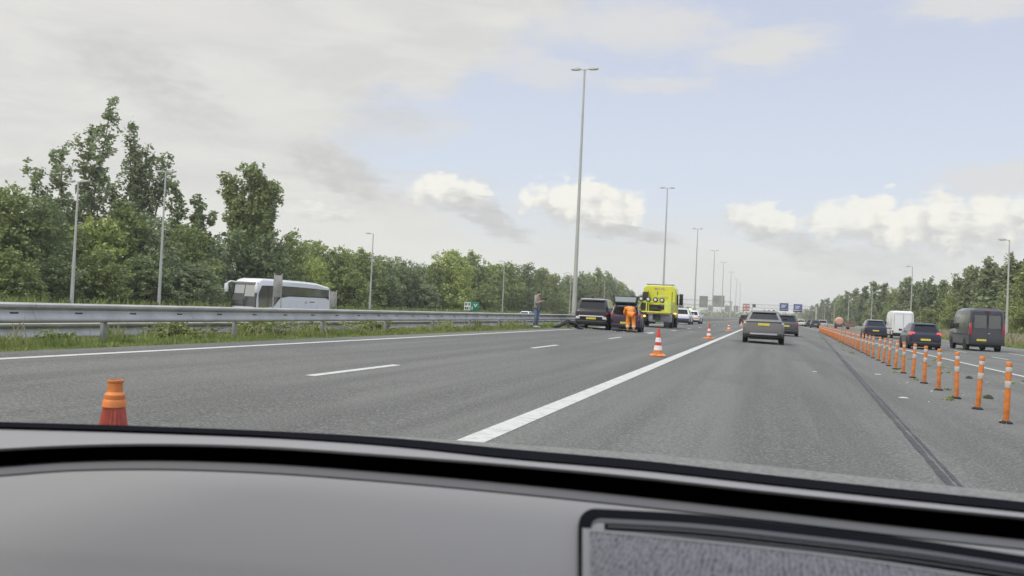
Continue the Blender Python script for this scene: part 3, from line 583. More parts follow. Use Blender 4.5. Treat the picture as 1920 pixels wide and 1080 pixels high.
def van(name, loc, rz, label, paint, L, Wd, Ht, side_pts, windows, group=None, rear_windows=False, roof_lean=.10, tail=('tail_red', 1.0, 1.55), bumper='black_plastic', plate_x=-.3, plate_z=.60):
    """panel van from its side outline; sides lean in towards the roof"""
    rt = empty(name, loc, rz, label, 'van', group); w = Wd/2; y0 = -L/2; pm = 'paint_'+paint
    def lean(z): return 1-roof_lean*max(0, (z-1.1)/(Ht-1.1))**1.6
    n = len(side_pts); b = MB()
    zs = sorted(set([.38, .7, 1.1, 1.5, 1.9, Ht-.35, Ht-.14, Ht-.04, Ht]))
    rings = []
    def span(z):
        ys_ = []
        for i in range(n):
            (ya, za), (yb, zb_) = side_pts[i], side_pts[(i+1) % n]
            if za != zb_ and min(za, zb_) <= z <= max(za, zb_): ys_.append(ya+(yb-ya)*(z-za)/(zb_-za))
        return (min(ys_), max(ys_)) if ys_ else (0, 0)
    for z in zs:
        a, c = span(min(z, Ht-.001)); hw = w*lean(z)
        if z > Ht-.1: hw -= .05+(z-(Ht-.1))*1.6
        if z >= Ht-.05: a += .05; c -= .1
        k = .10
        rings.append([(-hw+k, a, z), (-hw, a+k, z), (-hw, c-.3, z), (-hw+.25, c, z), (hw-.25, c, z), (hw, c-.3, z), (hw, a+k, z), (hw-k, a, z)])
    b.loft(rings).build('body', pm, rt, bevel=.015)
    MB().loft([[(-w*.97, y0-.09, .38), (w*.97, y0-.09, .38), (w*.97, y0+.14, .38), (-w*.97, y0+.14, .38)], [(-w*.98, y0-.10, .56), (w*.98, y0-.10, .56), (w*.98, y0+.14, .56), (-w*.98, y0+.14, .56)]]).build('rear_bumper', bumper, rt, bevel=.02)
    MB().box(-w*.8, w*.8, y0+.2, L/2-.5, .24, .40).build('underbody', 'black_plastic', rt)
    # rear doors: outlines and the seam between them
    dm = MB()
    for x in (-w*.84, 0, w*.84*lean(Ht-.3)): dm.box(x-.007, x+.007, y0-.004, y0+.02, .62, Ht-.24)
    dm.box(-w*.8, w*.8, y0-.004, y0+.02, Ht-.25, Ht-.236); dm.build('door_seam', 'black_plastic', rt)
    MB().box(.03, .16, y0-.03, y0, 1.02, 1.07).build('door_handle', 'chrome' if paint != 'white' else 'black_plastic', rt, bevel=.006)
    if rear_windows:
        for s in (-1, 1): MB().box(s*.06 if s > 0 else -w*.74, w*.74 if s > 0 else -.06, y0-.008, y0, 1.35, Ht-.42).build('rear_window', 'tinted_rear' if 'tinted_rear' in M else mat('tinted_rear', (.16, .16, .165), .15, metal=.5, spec=.7), rt)
    for s in (-1, 1):
        tl = MB(); xa, xb = s*w*.86, s*w*1.005
        tl.loft([[(xa, y0-.015, tail[1]), (xb, y0+.03, tail[1]), (xb, y0+.16, tail[1]), (xa, y0+.1, tail[1])], [(s*w*.88, y0-.012, tail[2]), (s*w*.99, y0+.03, tail[2]), (s*w*.99, y0+.14, tail[2]), (s*w*.88, y0+.1, tail[2])]]).build('tail_light', tail[0], rt, bevel=.015)
        yw = L/2-1.65
        MB().loft([[(s*w, yw, 1.28), (s*w, yw+.1, 1.28), (s*w, yw+.1, 1.62), (s*w, yw, 1.62)], [(s*(w+.26), yw-.06, 1.22), (s*(w+.26), yw+.1, 1.22), (s*(w+.25), yw+.1, 1.66), (s*(w+.25), yw-.06, 1.66)]]).build('mirror', 'black_plastic', rt, bevel=.03)
        for (ya, yb, za, zb_) in windows:
            xs_ = s*(w*lean(za)+.006); xt_ = s*(w*lean(zb_)+.006)
            MB().add([(xs_, ya, za), (xs_, yb, za), (xt_, yb, zb_), (xt_, ya, zb_), (xs_-s*.02, ya, za), (xs_-s*.02, yb, za), (xt_-s*.02, yb, zb_), (xt_-s*.02, ya, zb_)], [(0, 1, 2, 3), (7, 6, 5, 4), (0, 4, 5, 1), (1, 5, 6, 2), (2, 6, 7, 3), (3, 7, 4, 0)]).build('side_window', 'tinted_glass', rt, smooth=False)
        MB().box(min(s*(w-.01), s*(w+.015)), max(s*(w-.01), s*(w+.015)), y0+.3, L/2-1.2, .92, 1.0).build('side_moulding', 'black_plastic', rt)
    plate(rt, y0-.008, plate_z, x=plate_x)
    for y in (y0+1.15, L/2-.95):
        for s in (-1, 1): MB().lathe([(.001, 0), (.42, 0), (.42, s*.04), (.001, s*.04)], (s*(w-.035), y, .37), 24, 'x').build('wheel_arch', 'black_plastic', rt)
    wheel_set(rt, w+.01, (y0+1.15, L/2-.95), .35, .24)
    return rt
prof = lambda L, Ht, slope: [(-L/2, .38), (-L/2, 1.2), (-L/2+.10, Ht-.2), (-L/2+.2, Ht), (L/2-1.9, Ht), (L/2-1.35, Ht-.28), (L/2-.72, 1.45), (L/2-.15, 1.12), (L/2, .75), (L/2, .38)]
vd = van('van', (12.38, 59.5+2.8, gnd(12)), R(2), 'dark grey passenger van with high roof and vertical red tail lights, rightmost vehicle', 'anthracite', 5.5, 1.92, 2.54, prof(5.5, 2.54, 0), [(-2.15, -.75, 1.36, 2.12), (-.68, .75, 1.36, 2.12), (.85, 1.5, 1.36, 1.98)], tail=('tail_red', .95, 1.62), rear_windows=True)
MB().box(-.15, .15, -2.70, -2.62, 2.36, 2.40).build('brake_light', 'tail_red', vd); MB().tube([(.1, -2.3, 2.52), (.1, -2.45, 2.64)], [.03, .012], 6).build('aerial', 'black_plastic', vd)
van('van', (12.65, 96+2.8, gnd(14)), R(.5), 'tall white delivery van without rear windows, behind the dark hatchback', 'white', 6.0, 2.0, 2.70, prof(6, 2.70, 0), [(1.1, 1.9, 1.4, 2.0)], tail=('tail_red', .6, .78), plate_x=.25)

# cement mixer lorry and its trailer, far right
mx = empty('cement_mixer_truck', (14.4, 196, gnd(14)), R(0), 'lorry with round orange mixer drum and dark trailer, left of the dark blue SUV', 'lorry')
MB().lathe([(.35, -1.6), (.85, -1.5), (1.12, -.6), (1.15, .4), (.85, 1.4), (.4, 1.8)], (-.6, 0, 1.9), 20, 'y').build('mixer_drum', mat('drum_orange', (.60, .33, .21), .4, var=.1), mx)
MB().box(-1.6, .4, -2.0, 2.2, .55, .85).box(-1.55, .35, 1.9, 3.6, .5, 2.2).build('cab', mat('lorry_blue', (.07, .07, .16), .4), mx, bevel=.06)
MB().box(.6, 2.9, -4.5, 2.0, .8, 1.35).box(.75, 2.75, -4.4, -3.9, 1.35, 2.05).box(.6, 2.9, -4.6, -4.4, .6, 1.2).build('trailer_body', mat('rust_frame', (.20, .12, .10), .8, var=.4), mx, bevel=.03)
wheel_set(mx, 1.6, (-3.4, -1.2, 1.5), .45, .25); mx.scale = (.78, .78, .78)

# ------------------------------------------------------------------ yellow tow truck
mat('truck_yellow', (.64, .63, .02), .38, coat=.8, var=.05, vscale=2); mat('truck_pale_yellow', (.58, .62, .12), .45, var=.08)
tk = empty('tow_truck', (-7.95, 66.2+3.6, gnd(-8)), R(0), 'bright yellow tow truck with crane frame and four round work lamps behind its cab', 'tow truck')
MB().box(-.45, .45, -3.3, 3.2, .55, .95).build('chassis', 'black_plastic', tk)
c_ = MB(); rg = lambda y, hw, z0, z1, k=.14: [(-hw+k*.3, y, z0), (-hw, y, z0+k), (-hw, y, z1-k*1.6), (-hw+k*1.3, y, z1), (hw-k*1.3, y, z1), (hw, y, z1-k*1.6), (hw, y, z0+k), (hw-k*.3, y, z0)]
c_.loft([rg(.25, 1.17, 1.05, 3.10), rg(.32, 1.22, 1.0, 3.14), rg(1.9, 1.24, .6, 3.12), rg(2.6, 1.22, .45, 2.72), rg(2.85, 1.12, .45, 2.0)]); cab = c_.build('cab', 'truck_yellow', tk, bevel=.03)
for s in (-1, 1):
    MB().add([(s*1.25, 1.15, 1.75), (s*1.25, 2.35, 1.7), (s*1.25, 2.15, 2.45), (s*1.25, 1.15, 2.55), (s*1.20, 1.15, 1.75), (s*1.20, 2.35, 1.7), (s*1.2, 2.15, 2.45), (s*1.2, 1.15, 2.55)], [(0, 1, 2, 3), (7, 6, 5, 4), (0, 4, 5, 1), (1, 5, 6, 2), (2, 6, 7, 3), (3, 7, 4, 0)]).build('side_window', 'car_glass', tk, smooth=False)
    MB().box(min(s*1.30, s*1.58), max(s*1.30, s*1.58), 2.35, 2.47, 1.75, 2.6).box(min(s*1.2, s*1.5), max(s*1.2, s*1.5), 2.40, 2.43, 2.5, 2.54).build('mirror', 'black_plastic', tk, bevel=.03)
MB().box(-1.0, 1.0, 2.70, 2.9, 1.6, 2.35).build('windscreen', 'car_glass', tk)
MB().box(-1.05, 1.05, .5, .72, 3.18, 3.26).box(-.9, -.86, .55, .65, 3.1, 3.2).box(.86, .9, .55, .65, 3.1, 3.2).build('light_bar', 'galv_post', tk, bevel=.01)
MB().loft([[(-.42, .238, 2.83), (.42, .238, 2.83), (.42, .26, 2.83), (-.42, .26, 2.83)], [(-.34, .238, 2.97), (.34, .238, 2.97), (.34, .26, 2.97), (-.34, .26, 2.97)]]).build('emblem', mat('emblem_tan', (.52, .42, .16), .5, var=.5, vscale=9), tk)
# superstructure behind the cab
bd = MB(); bd.loft([[(-1.22, y, .98) , (1.22, y, .98), (1.24, y, 1.16), (-1.24, y, 1.16)] for y in (-3.5, .2)]); bd.build('bed', 'truck_pale_yellow', tk, bevel=.02)
fr_ = MB(); fr_.tube([(-1.20, -2.4, 1.16), (-1.10, -2.4, 1.62), (-.98, -2.4, 1.86), (.80, -2.4, 1.86)], .06, 6); fr_.box(.72, 1.2, -2.75, .2, 1.16, 1.92); fr_.box(-1.2, .75, -2.44, -2.3, 1.80, 1.90); fr_.tube([(-.62, -2.4, 1.16), (-.62, -2.4, 1.86)], .05, 6)
fr_.build('crane_frame', 'truck_pale_yellow', tk, bevel=.012)
wn = MB(); wn.box(-.45, .30, -2.2, -.8, 1.18, 1.66); wn.box(-1.1, -.66, -2.2, -1.2, 1.18, 1.75); wn.tube([(-.3, -2.3, 1.42), (.5, -2.3, 1.30), (.68, -2.3, 1.5)], .05, 6); wn.lathe([(.2, -.25), (.2, .25)], (.45, -1.6, 1.5), 14, 'x'); wn.build('winch', mat('winch_dark', (.035, .025, .04), .6, var=.4), tk, bevel=.02)
MB().box(-1.20, -.84, -.3, .22, 1.9, 2.62).build('exhaust_box', 'black_plastic', tk, bevel=.02)
for i, x in enumerate((-1.02, -.50, .02, .50)):
    l_ = MB().lathe([(.001, -.07), (.15, -.07), (.185, -.05), (.19, .05), (.001, .06)], (x, -2.47, 2.04-.015*i), 20, 'y').build('work_lamp', 'black_plastic', tk)
    MB().lathe([(.001, -.09), (.05, -.092), (.105, -.075), (.105, -.06), (.001, -.06)], (x, -2.47, 2.04-.015*i), 18, 'y').build('lamp_glass', 'lamp_clear', l_)
ub = MB(); ub.loft([[(-1.2, -3.55, .42), (-.42, -3.55, .42), (-.42, -1.0, .42), (-1.2, -1.0, .42)], [(-1.22, -3.6, .80), (-.38, -3.6, .80), (-.38, -1.0, .80), (-1.22, -1.0, .80)], [(-1.1, -3.5, 1.1), (-.5, -3.5, 1.1), (-.5, -1, 1.1), (-1.1, -1, 1.1)]]); ub.build('rear_crossmember', 'black_plastic', tk, bevel=.03)
MB().box(-1.18, 1.18, -3.512, -3.5, 1.03, 1.07).build('reflective_strip', 'tail_red', tk)
MB().box(1.245, 1.252, -3.3, .1, 1.04, 1.10).build('reflective_strip', 'tail_red', tk)
for x in (-.86, -.15, .95): MB().box(x-.02, x+.02, .228, .25, 1.95 if x < .9 else 1.2, 2.7).build('cab_seam', 'black_plastic', tk)
MB().box(-.30, .62, .225, .25, 2.18, 2.40).build('cab_vent', 'truck_pale_yellow', tk, bevel=.01)
MB().box(-.60, .10, -3.0, -2.5, .28, .42).build('tow_hitch', 'black_plastic', tk, bevel=.02)
MB().box(-1.12, -.66, -3.64, -3.58, .52, .60).build('tail_light', 'tail_red', tk)
MB().lathe([(.001, -.05), (.07, -.05), (.075, 0), (.001, .0)], (-.58, -3.60, .80), 14, 'y').build('indicator_lamp', 'lamp_amber', tk)
MB().lathe([(.001, -.05), (.06, -.05), (.065, 0), (.001, .0)], (1.30, -.3, 1.06), 14, 'y').build('indicator_lamp', 'lamp_amber', tk)
MB().box(.10, 1.20, -3.0, -1.6, .40, .98).build('tool_box', mat('box_grey', (.34, .35, .38), .4, .3, var=.1), tk, bevel=.02)
MB().box(-.34, -.02, -3.35, -3.0, .45, .98).build('tool_box', 'box_grey', tk, bevel=.02)
for y in (-1.0, 2.0):
    for s in (-1, 1):
        MB().lathe([(.001, 0), (.60, 0), (.60, s*.04), (.001, s*.04)], (s*1.17, y, .52), 24, 'x').build('wheel_arch', 'black_plastic', tk)
wheel_set(tk, 1.24, (-1.0, 2.0), .5, .3)
MB().box(.78, 1.22, -3.3, -3.05, .08, .42).build('mudguard', 'black_rubber', tk, bevel=.02)

# ------------------------------------------------------------------ coach on the opposite carriageway, driving towards us
cz = -.88; BX = -42.0
pf = atX(482, 560, BX).y; bl = 13.7
co = empty('coach', (BX-1.27, pf+bl/2, cz), R(180), 'white touring coach with large tinted windows and drooping white mirrors, beyond the guardrail', 'coach')
# local frame: forward +Y towards the camera, its left side (-x after turning: +X world) faces us
hw, Lh = 1.27, bl/2
ol = [(-Lh, .35), (-Lh-.02, 1.2), (-Lh+.02, 2.55), (-Lh+.10, 3.12), (-Lh+.35, 3.28), (-Lh+1.3, 3.34), (-Lh+2.9, 3.54), (-.5, 3.60), (Lh-3, 3.60), (Lh-1.0, 3.56), (Lh-.50, 3.40), (Lh-.22, 3.0), (Lh-.02, 1.7), (Lh+.02, 1.0), (Lh-.03, .35)]
def crown(y, z): return z
b = MB(); n = len(ol)
def orow(x, ins): 
    cy, czz = 0, 1.9
    return [(x, y-(ins*1.6 if y > 0 else -ins)*(1 if abs(y) > Lh-1.2 else 0), z-(ins if z > 2.9 else 0)) for y, z in ol]
b.loft([orow(-hw, .20), orow(-hw+.14, .06), orow(-hw+.5, 0), orow(hw-.5, 0), orow(hw-.14, .06), orow(hw, .20)])
b.build('body', 'paint_white', co, bevel=0)
def sideplate(nm, poly, m, e=.012, s=-1, parent=co):
    x = s*(hw+e); mbx = MB(); mbx.prism(poly, x, x-s*(e+.03)); return mbx.build(nm, m, parent, bevel=0, smooth=False)
mat('coach_glass', (.36, .36, .375), .06, metal=.9, spec=1.0, coat=1)
mat('coach_screen', (.045, .048, .048), .06, metal=.3, spec=1.0, coat=1)
for s in (-1, 1):
    # long tinted window band: straight top, the lower edge sweeps down to the front door area
    sideplate('side_glass', [(-Lh+.45, 1.98), (-Lh+1.1, 2.12), (1.5, 2.12), (3.0, 1.95), (4.1, 1.15), (Lh-.30, 1.0), (Lh-.28, 2.2), (Lh-.62, 2.96), (2.5, 3.03), (-2.5, 3.0), (-Lh+.5, 2.92)], 'coach_glass', s=s)
    sideplate('belt_trim', [(-Lh+.42, 1.96), (-Lh+.5, 2.28), (-Lh+1.0, 2.30), (-Lh+2.2, 2.17), (0, 2.21), (.8, 2.17), (2.6, 2.23), (3.3, 2.0), (4.15, 1.12), (3.0, 1.93), (1.5, 2.115), (-Lh+1.1, 2.115)], 'black_plastic', .018, s)
    sideplate('window_pillar', [(Lh-1.75, 1.1), (Lh-1.65, 1.1), (Lh-1.85, 2.98), (Lh-1.95, 2.98)], 'black_plastic', .02, s)
    mm = MB()
    for yy in (-.3, .2): mm.prism([(yy, 2.2), (yy+.06, 2.2), (yy-.35, 2.75), (yy-.75, 2.97), (yy-.82, 2.97), (yy-.42, 2.72)], s*(hw+.02), s*(hw+.014))
    mm.build('window_stripe', mat('stripe_rust', (.16, .07, .05), .5), co, smooth=False)
    lg = MB(); lg.prism([(-2.0, 1.55), (-1.55, 1.55), (-1.55, 1.6), (-2.0, 1.6)], s*(hw+.004), s*(hw+.008)); lg.prism([(-1.85, 1.6), (-1.7, 1.6), (-1.78, 1.85)], s*(hw+.004), s*(hw+.008))
    lg.prism([(-3.5, 1.63), (-2.5, 1.63), (-2.5, 1.72), (-3.5, 1.72)], s*(hw+.004), s*(hw+.008)); lg.build('lettering', mat('logo_grey', (.12, .12, .13), .5), co, smooth=False)
    sm = MB()
    for k in range(1, 9): sm.prism([(-Lh+k*1.35, .5), (-Lh+k*1.35+.015, .5), (-Lh+k*1.35+.015, 1.5), (-Lh+k*1.35, 1.5)], s*(hw+.003), s*(hw-.01))
    sm.build('hatch_seam', 'galv_post', co, smooth=False)
    ar = MB(); ar.tube([(s*1.0, Lh-.45, 3.15), (s*1.25, Lh+.15, 3.22), (s*1.42, Lh+.42, 3.05), (s*1.45, Lh+.45, 2.8)], [.07, .07, .07, .06], 8); ao = ar.build('mirror_arm', 'paint_white', co)
    mh = MB(); mh.loft([[(s*1.33, Lh+.38, 3.02), (s*1.60, Lh+.38, 3.02), (s*1.60, Lh+.55, 3.02), (s*1.33, Lh+.55, 3.02)], [(s*1.30, Lh+.36, 2.6), (s*1.62, Lh+.36, 2.6), (s*1.62, Lh+.58, 2.6), (s*1.30, Lh+.58, 2.6)], [(s*1.34, Lh+.40, 2.28), (s*1.58, Lh+.40, 2.28), (s*1.58, Lh+.52, 2.28), (s*1.34, Lh+.52, 2.28)]]); mh.build('mirror', 'paint_white', co, bevel=.03)
    MB().loft([[(s*.7, Lh-.02, .62), (s*.7, Lh+.04, .9), (s*.7, Lh-.2, .9), (s*.7, Lh-.2, .62)], [(s*1.15, Lh-.1, .62), (s*1.15, Lh-.05, .9), (s*1.15, Lh-.3, .9), (s*1.15, Lh-.3, .62)]]).build('headlight', 'lamp_clear', co)
# windscreen follows the nose
ws = MB(); ws.loft([[(-1.14, Lh+.035, 1.12), (1.14, Lh+.035, 1.12), (1.14, Lh-.1, 1.12), (-1.14, Lh-.1, 1.12)], [(-1.14, Lh+.02, 1.72), (1.14, Lh+.02, 1.72), (1.14, Lh-.1, 1.72), (-1.14, Lh-.1, 1.72)], [(-1.08, Lh-.185, 3.0), (1.08, Lh-.185, 3.0), (1.08, Lh-.4, 3.0), (-1.08, Lh-.4, 3.0)], [(-.95, Lh-.33, 3.22), (.95, Lh-.33, 3.22), (.95, Lh-.5, 3.22), (-.95, Lh-.5, 3.22)]]); ws.build('windscreen', 'coach_screen', co, bevel=0)
def scr(x0, x1, z0, z1):
    yy = lambda z: lerp(Lh+.02, Lh-.185, (z-1.72)/1.28)+.012
    return MB().add([(x0, yy(z0), z0), (x1, yy(z0), z0), (x1, yy(z1), z1), (x0, yy(z1), z1), (x0, yy(z0)-.02, z0), (x1, yy(z0)-.02, z0), (x1, yy(z1)-.02, z1), (x0, yy(z1)-.02, z1)], [(0, 1, 2, 3), (7, 6, 5, 4), (0, 4, 5, 1), (1, 5, 6, 2), (2, 6, 7, 3), (3, 7, 4, 0)])
mat('blind_grey', (.40, .41, .39), .5, coat=.6)
scr(-.98, -.03, 1.98, 2.95).build('sun_blind', 'blind_grey', co, smooth=False); scr(.06, 1.0, 2.22, 2.95).build('sun_blind', 'blind_grey', co, smooth=False)
for s in (-1, 1): MB().tube([(s*1.16, Lh+.03, 1.05), (s*1.16, Lh+.03, 1.72), (s*1.11, Lh-.17, 3.0)], .035, 6).build('windscreen_pillar', 'black_plastic', co)
MB().box(-.02, .02, Lh-.1, Lh+.05, 1.14, 1.72).build('screen_divider', 'black_plastic', co)
wheel_set(co, 1.26, (-Lh+2.6, -Lh+3.9, Lh-2.4), .5, .3)
# cars on the opposite road, only their roofs show above the guardrail
for px, py, lb_ in ((964, 580.5, 'white car roof above the guardrail, left of the standing man'), (986, 583.5, 'second white car roof above the guardrail, close behind the first'), (1013, 581.5, 'white car roof above the guardrail, just right of the standing man')):
    p = atX(px, py, -36.0); t = (.58-CAMH)/(p.z-CAMH); r_ = ray(px, py); t = (.60-CAMH)/r_[2]
    car('car', (r_[0]*t, r_[1]*t, -.88), R(180), lb_, 'white', 4.4, 1.84, 1.48, zb=.94)

# ------------------------------------------------------------------ signs and gantries
sg = empty('hectometre_sign', tuple(atX(884, 574, -13.7)[:2])+(0,), R(8), 'small green and white distance sign on a post behind the guardrail', 'sign')
sg.location.z = -.1
MB().box(-.035, .035, .02, .06, 0, 1.05).build('post', 'galv_post', sg)
zc_ = atX(884, 574.5, -13.7).z+.1
MB().box(-.36, .36, -.02, .0, zc_-.21, zc_+.21).build('panel', mat('sign_green', (.02, .20, .13), .45), sg, bevel=.004)
MB().box(-.35, -.04, -.026, -.021, zc_-.19, zc_+.19).build('white_field', mat('sign_white', (.62, .66, .62), .5), sg)
tx = MB()
for (x0, x1, z0, z1) in ((-.31, -.27, .04, .15), (-.25, -.22, .04, .15), (-.25, -.17, .09, .11), (-.14, -.08, .04, .15)): tx.box(x0, x1, -.031, -.0265, zc_+z0, zc_+z1)
tx.build('glyphs', 'black_plastic', sg)
tx = MB()
for (x0, x1) in ((-.31, -.25), (-.23, -.17), (-.15, -.13), (-.09, -.07)): tx.box(x0, x1, -.031, -.0265, zc_-.15, zc_-.04)
tx.build('glyphs', 'black_plastic', sg)
tx = MB(); tx.prism([(.10, zc_+.12), (.16, zc_+.12), (.20, zc_+.02), (.24, zc_+.12), (.30, zc_+.12), (.20, zc_-.04)], -.026, -.021, 'y'); tx.box(.02, .06, -.026, -.021, zc_-.15, zc_+.0); tx.build('arrow', 'sign_white', sg, smooth=False)
def back_sign(px, ya, yb, yc, X, w, label, rz):
    """narrow sheet on two posts, its plain grey back towards us"""
    a = atX(px, ya, X); b_ = atX(px, yb, X)
    rt = empty('road_sign', (X, a.y, -.7), rz, label, 'sign')
    for s in (-1, 1): MB().tube([(s*w/2, 0, 0), (s*w/2, 0, a.z+.78)], .035, 8).build('post', 'galvanised', rt)
    MB().box(-w/2-.02, w/2+.02, -.05, -.03, b_.z+.7, a.z+.66).build('panel', 'galv_post', rt, bevel=.006)
    m3 = MB()
    for q in (.2, .5, .8): m3.box(-w/2, w/2, -.03, .0, lerp(b_.z, a.z, q)+.7, lerp(b_.z, a.z, q)+.75)
    m3.build('bracket', 'galvanised', rt)
back_sign(522, 515, 557, 575, -27, .46, 'tall narrow grey sign back on two posts, standing in front of the coach', R(8))
back_sign(626, 546, 576, 576, -29, .42, 'narrow grey sign back behind the rear end of the coach', R(8))
def gantry(name, Y, x0, x1, zb_, zt_, label, legs):
    rt = empty(name, (0, Y, 0), 0, label, 'gantry'); tr_ = MB(); n_ = max(2, int((x1-x0)/1.6))
    for z in (zb_, zt_):
        for y in (-.4, .4): tr_.box(x0, x1, y-.11, y+.11, z-.11, z+.11)
    for k in range(n_+1):
        x = lerp(x0, x1, k/n_); tr_.tube([(x, -.4, zb_), (x+(x1-x0)/n_*.5, -.4, zt_)], .05, 4); tr_.tube([(x+(x1-x0)/n_*.5, -.4, zt_), (min(x1, x+(x1-x0)/n_), -.4, zb_)], .05, 4)
    tr_.build('truss', 'pole_metal', rt, smooth=False)
    for x in legs: MB().box(x-.35, x+.35, -.3, .3, -1, zt_+.1).build('leg', 'pole_metal', rt, bevel=.05)
    return rt
ga = gantry('sign_gantry', 480, -12, 23.2, 6.5, 8.3, 'far overhead gantry with two blue signs and red-edged signs across our road', (23.2, -12))
def panel_on(rt, name, px0, py0, px1, py1, Y, m, th=.2, dy=-.7):
    a = atY(px0, py0, Y); b_ = atY(px1, py1, Y)
    return MB().box(min(a.x, b_.x), max(a.x, b_.x), dy-th, dy, min(a.z, b_.z), max(a.z, b_.z)).build(name, m, rt)
mat('sign_blue', (.035, .06, .28), .4, var=.1, vscale=.5); mat('sign_back', (.30, .31, .27), .6, .2, var=.18, vscale=.6)
for (a, b_, c, d) in ((1462, 568, 1478, 580), (1488, 570, 1504, 582)):
    o = panel_on(ga, 'blue_sign', a, b_, c, d, 480, 'sign_blue'); 
    t_ = MB(); p0 = atY(a+2, b_+3, 480); p1 = atY(c-2, d-2, 480)
    for q in (.15, .45, .75): t_.box(lerp(p0.x, p1.x, .1), lerp(p0.x, p1.x, .55+q*.4), -.93, -.905, lerp(p1.z, p0.z, q), lerp(p1.z, p0.z, q)+.32)
    t_.build('lettering', 'sign_white', o)
    panel_on(ga, 'dark_sign_foot', a-1, d, c, d+3.5, 480, 'black_plastic')
for (a, b_, c, d) in ((1393, 570, 1399, 583), (1400, 570, 1405, 583)):
    o = panel_on(ga, 'red_edged_sign', a, b_, c, d, 480, mat('sign_red', (.42, .05, .06), .5)); panel_on(o, 'white_field', a+1.2, b_+1.4, c-1, d-7.5, 480, 'sign_white', .03, -.9)
    panel_on(o, 'white_field', a+1.2, b_+7.5, c-1, d-2, 480, 'sign_white', .03, -.9)
panel_on(ga, 'lane_signal', 1411, 570.5, 1417, 576, 480, 'black_plastic')
panel_on(ga, 'lane_signal', 1440, 581, 1443, 584, 480, 'black_plastic'); panel_on(ga, 'lane_signal', 1449, 581, 1453, 584, 480, 'black_plastic')
gb = gantry('sign_gantry', 370, -46, -14, 5.6, 7.4, 'overhead gantry with two large grey-green sign backs across the opposite road', (-46, -14))
for (a, b_, c, d, dy) in ((1312, 555, 1327, 577, -.6), (1337, 554, 1358, 576, -.6)):
    o = panel_on(gb, 'sign_back', a, b_, c, d, 370, 'sign_back'); t_ = MB(); p0 = atY(a, b_, 370); p1 = atY(c, d, 370)
    for q in (.25, .5, .75): t_.box(p0.x, p1.x, -.86, -.81, lerp(p1.z, p0.z, q)-.06, lerp(p1.z, p0.z, q)+.06)
    t_.build('stiffener', 'galv_post', o)
gc_ = gantry('sign_gantry', 620, -60, -10, 6, 8, 'faintest gantry with small grey sign backs, far beyond the larger sign backs', (-60, -10))
for (a, b_, c, d) in ((1328, 573, 1337, 584), (1359, 573, 1368, 585), (1376, 573, 1384, 585)): panel_on(gc_, 'sign_back', a, b_, c, d, 620, 'sign_back')
# far concrete barrier and bridge edge left of the queue
o = MB(); o.box(-60, -14.5, 520, 521, -.2, 1.3); 
tag(o.build('viaduct_parapet', mat('concrete', (.30, .30, .28), .8, var=.15, vscale=.3)), 'long low grey concrete parapet far behind the white patrol car', 'barrier')
rr_ = empty('guardrail', (19.4, 80, -.14), 0, 'thin steel guardrail along the right verge, far beyond the white van', 'guardrail')
MB().loft([[(-x, y, z+.42) for x, z in WB]+[(-x+.006, y, z+.42) for x, z in WB[::-1]] for y in (60, 200, 500, 900)]).build('beam', 'galvanised', rr_)
for k in range(40): MB().box(.0, .08, 60+k*8, 60.08+k*8, 0, .5).build('post', 'galv_post', rr_)

# ------------------------------------------------------------------ people
def skinned(name, nodes, edges, m, parent=None, sub=1, root=None):
    ks = list(nodes); me = bpy.data.meshes.new(name); me.from_pydata([nodes[k][0] for k in ks], [(ks.index(a), ks.index(b)) for a, b in edges], [])
    o = bpy.data.objects.new(name, me); C.objects.link(o); me.materials.append(MATS[m] if isinstance(m, str) else m)
    md = o.modifiers.new('skin', 'SKIN'); md.use_smooth_shade = True
    for k, d in zip(ks, me.skin_vertices[0].data):
        r = nodes[k][1]; d.radius = (r, r) if not hasattr(r, '__len__') else r; d.use_root = (k == (root or ks[0]))
    s_ = o.modifiers.new('sub', 'SUBSURF'); s_.levels = sub; s_.render_levels = sub
    if parent: o.parent = parent
    return o
mat('skin', (.42, .25, .18), .5); mat('hair_dark', (.03, .022, .018), .7); mat('jacket_taupe', (.30, .26, .22), .85, var=.12, vscale=9); mat('jeans_blue', (.13, .17, .24), .85, var=.15, vscale=7); mat('shoe_white', (.55, .53, .45), .6)
mat('hivis_orange', (.85, .27, .02), .7, var=.08, vscale=5); mat('reflective_grey', (.62, .62, .56), .35)
def hand(N, Eg, key, base, d, up, sgn):
    """palm and five short finger chains from the wrist node"""
    d = Vector(d).normalized(); up = Vector(up).normalized(); sd_ = d.cross(up)
    N[key+'p'] = (tuple(Vector(base)+d*.07), (.030, .018)); Eg.append((key, key+'p'))
    for i, ln_ in enumerate((.062, .072, .066, .052)):
        a = Vector(base)+d*.09+sd_*(.024-.016*i); N[f'{key}f{i}'] = (tuple(a+d*ln_*.55), .009); N[f'{key}g{i}'] = (tuple(a+d*ln_-up*.02), .007); Eg += [(key+'p', f'{key}f{i}'), (f'{key}f{i}', f'{key}g{i}')]
    N[key+'t'] = (tuple(Vector(base)+d*.05+sd_*.045*sgn+up*.01), .010); N[key+'u'] = (tuple(Vector(base)+d*.09+sd_*.055*sgn), .008); Eg += [(key+'p', key+'t'), (key+'t', key+'u')]
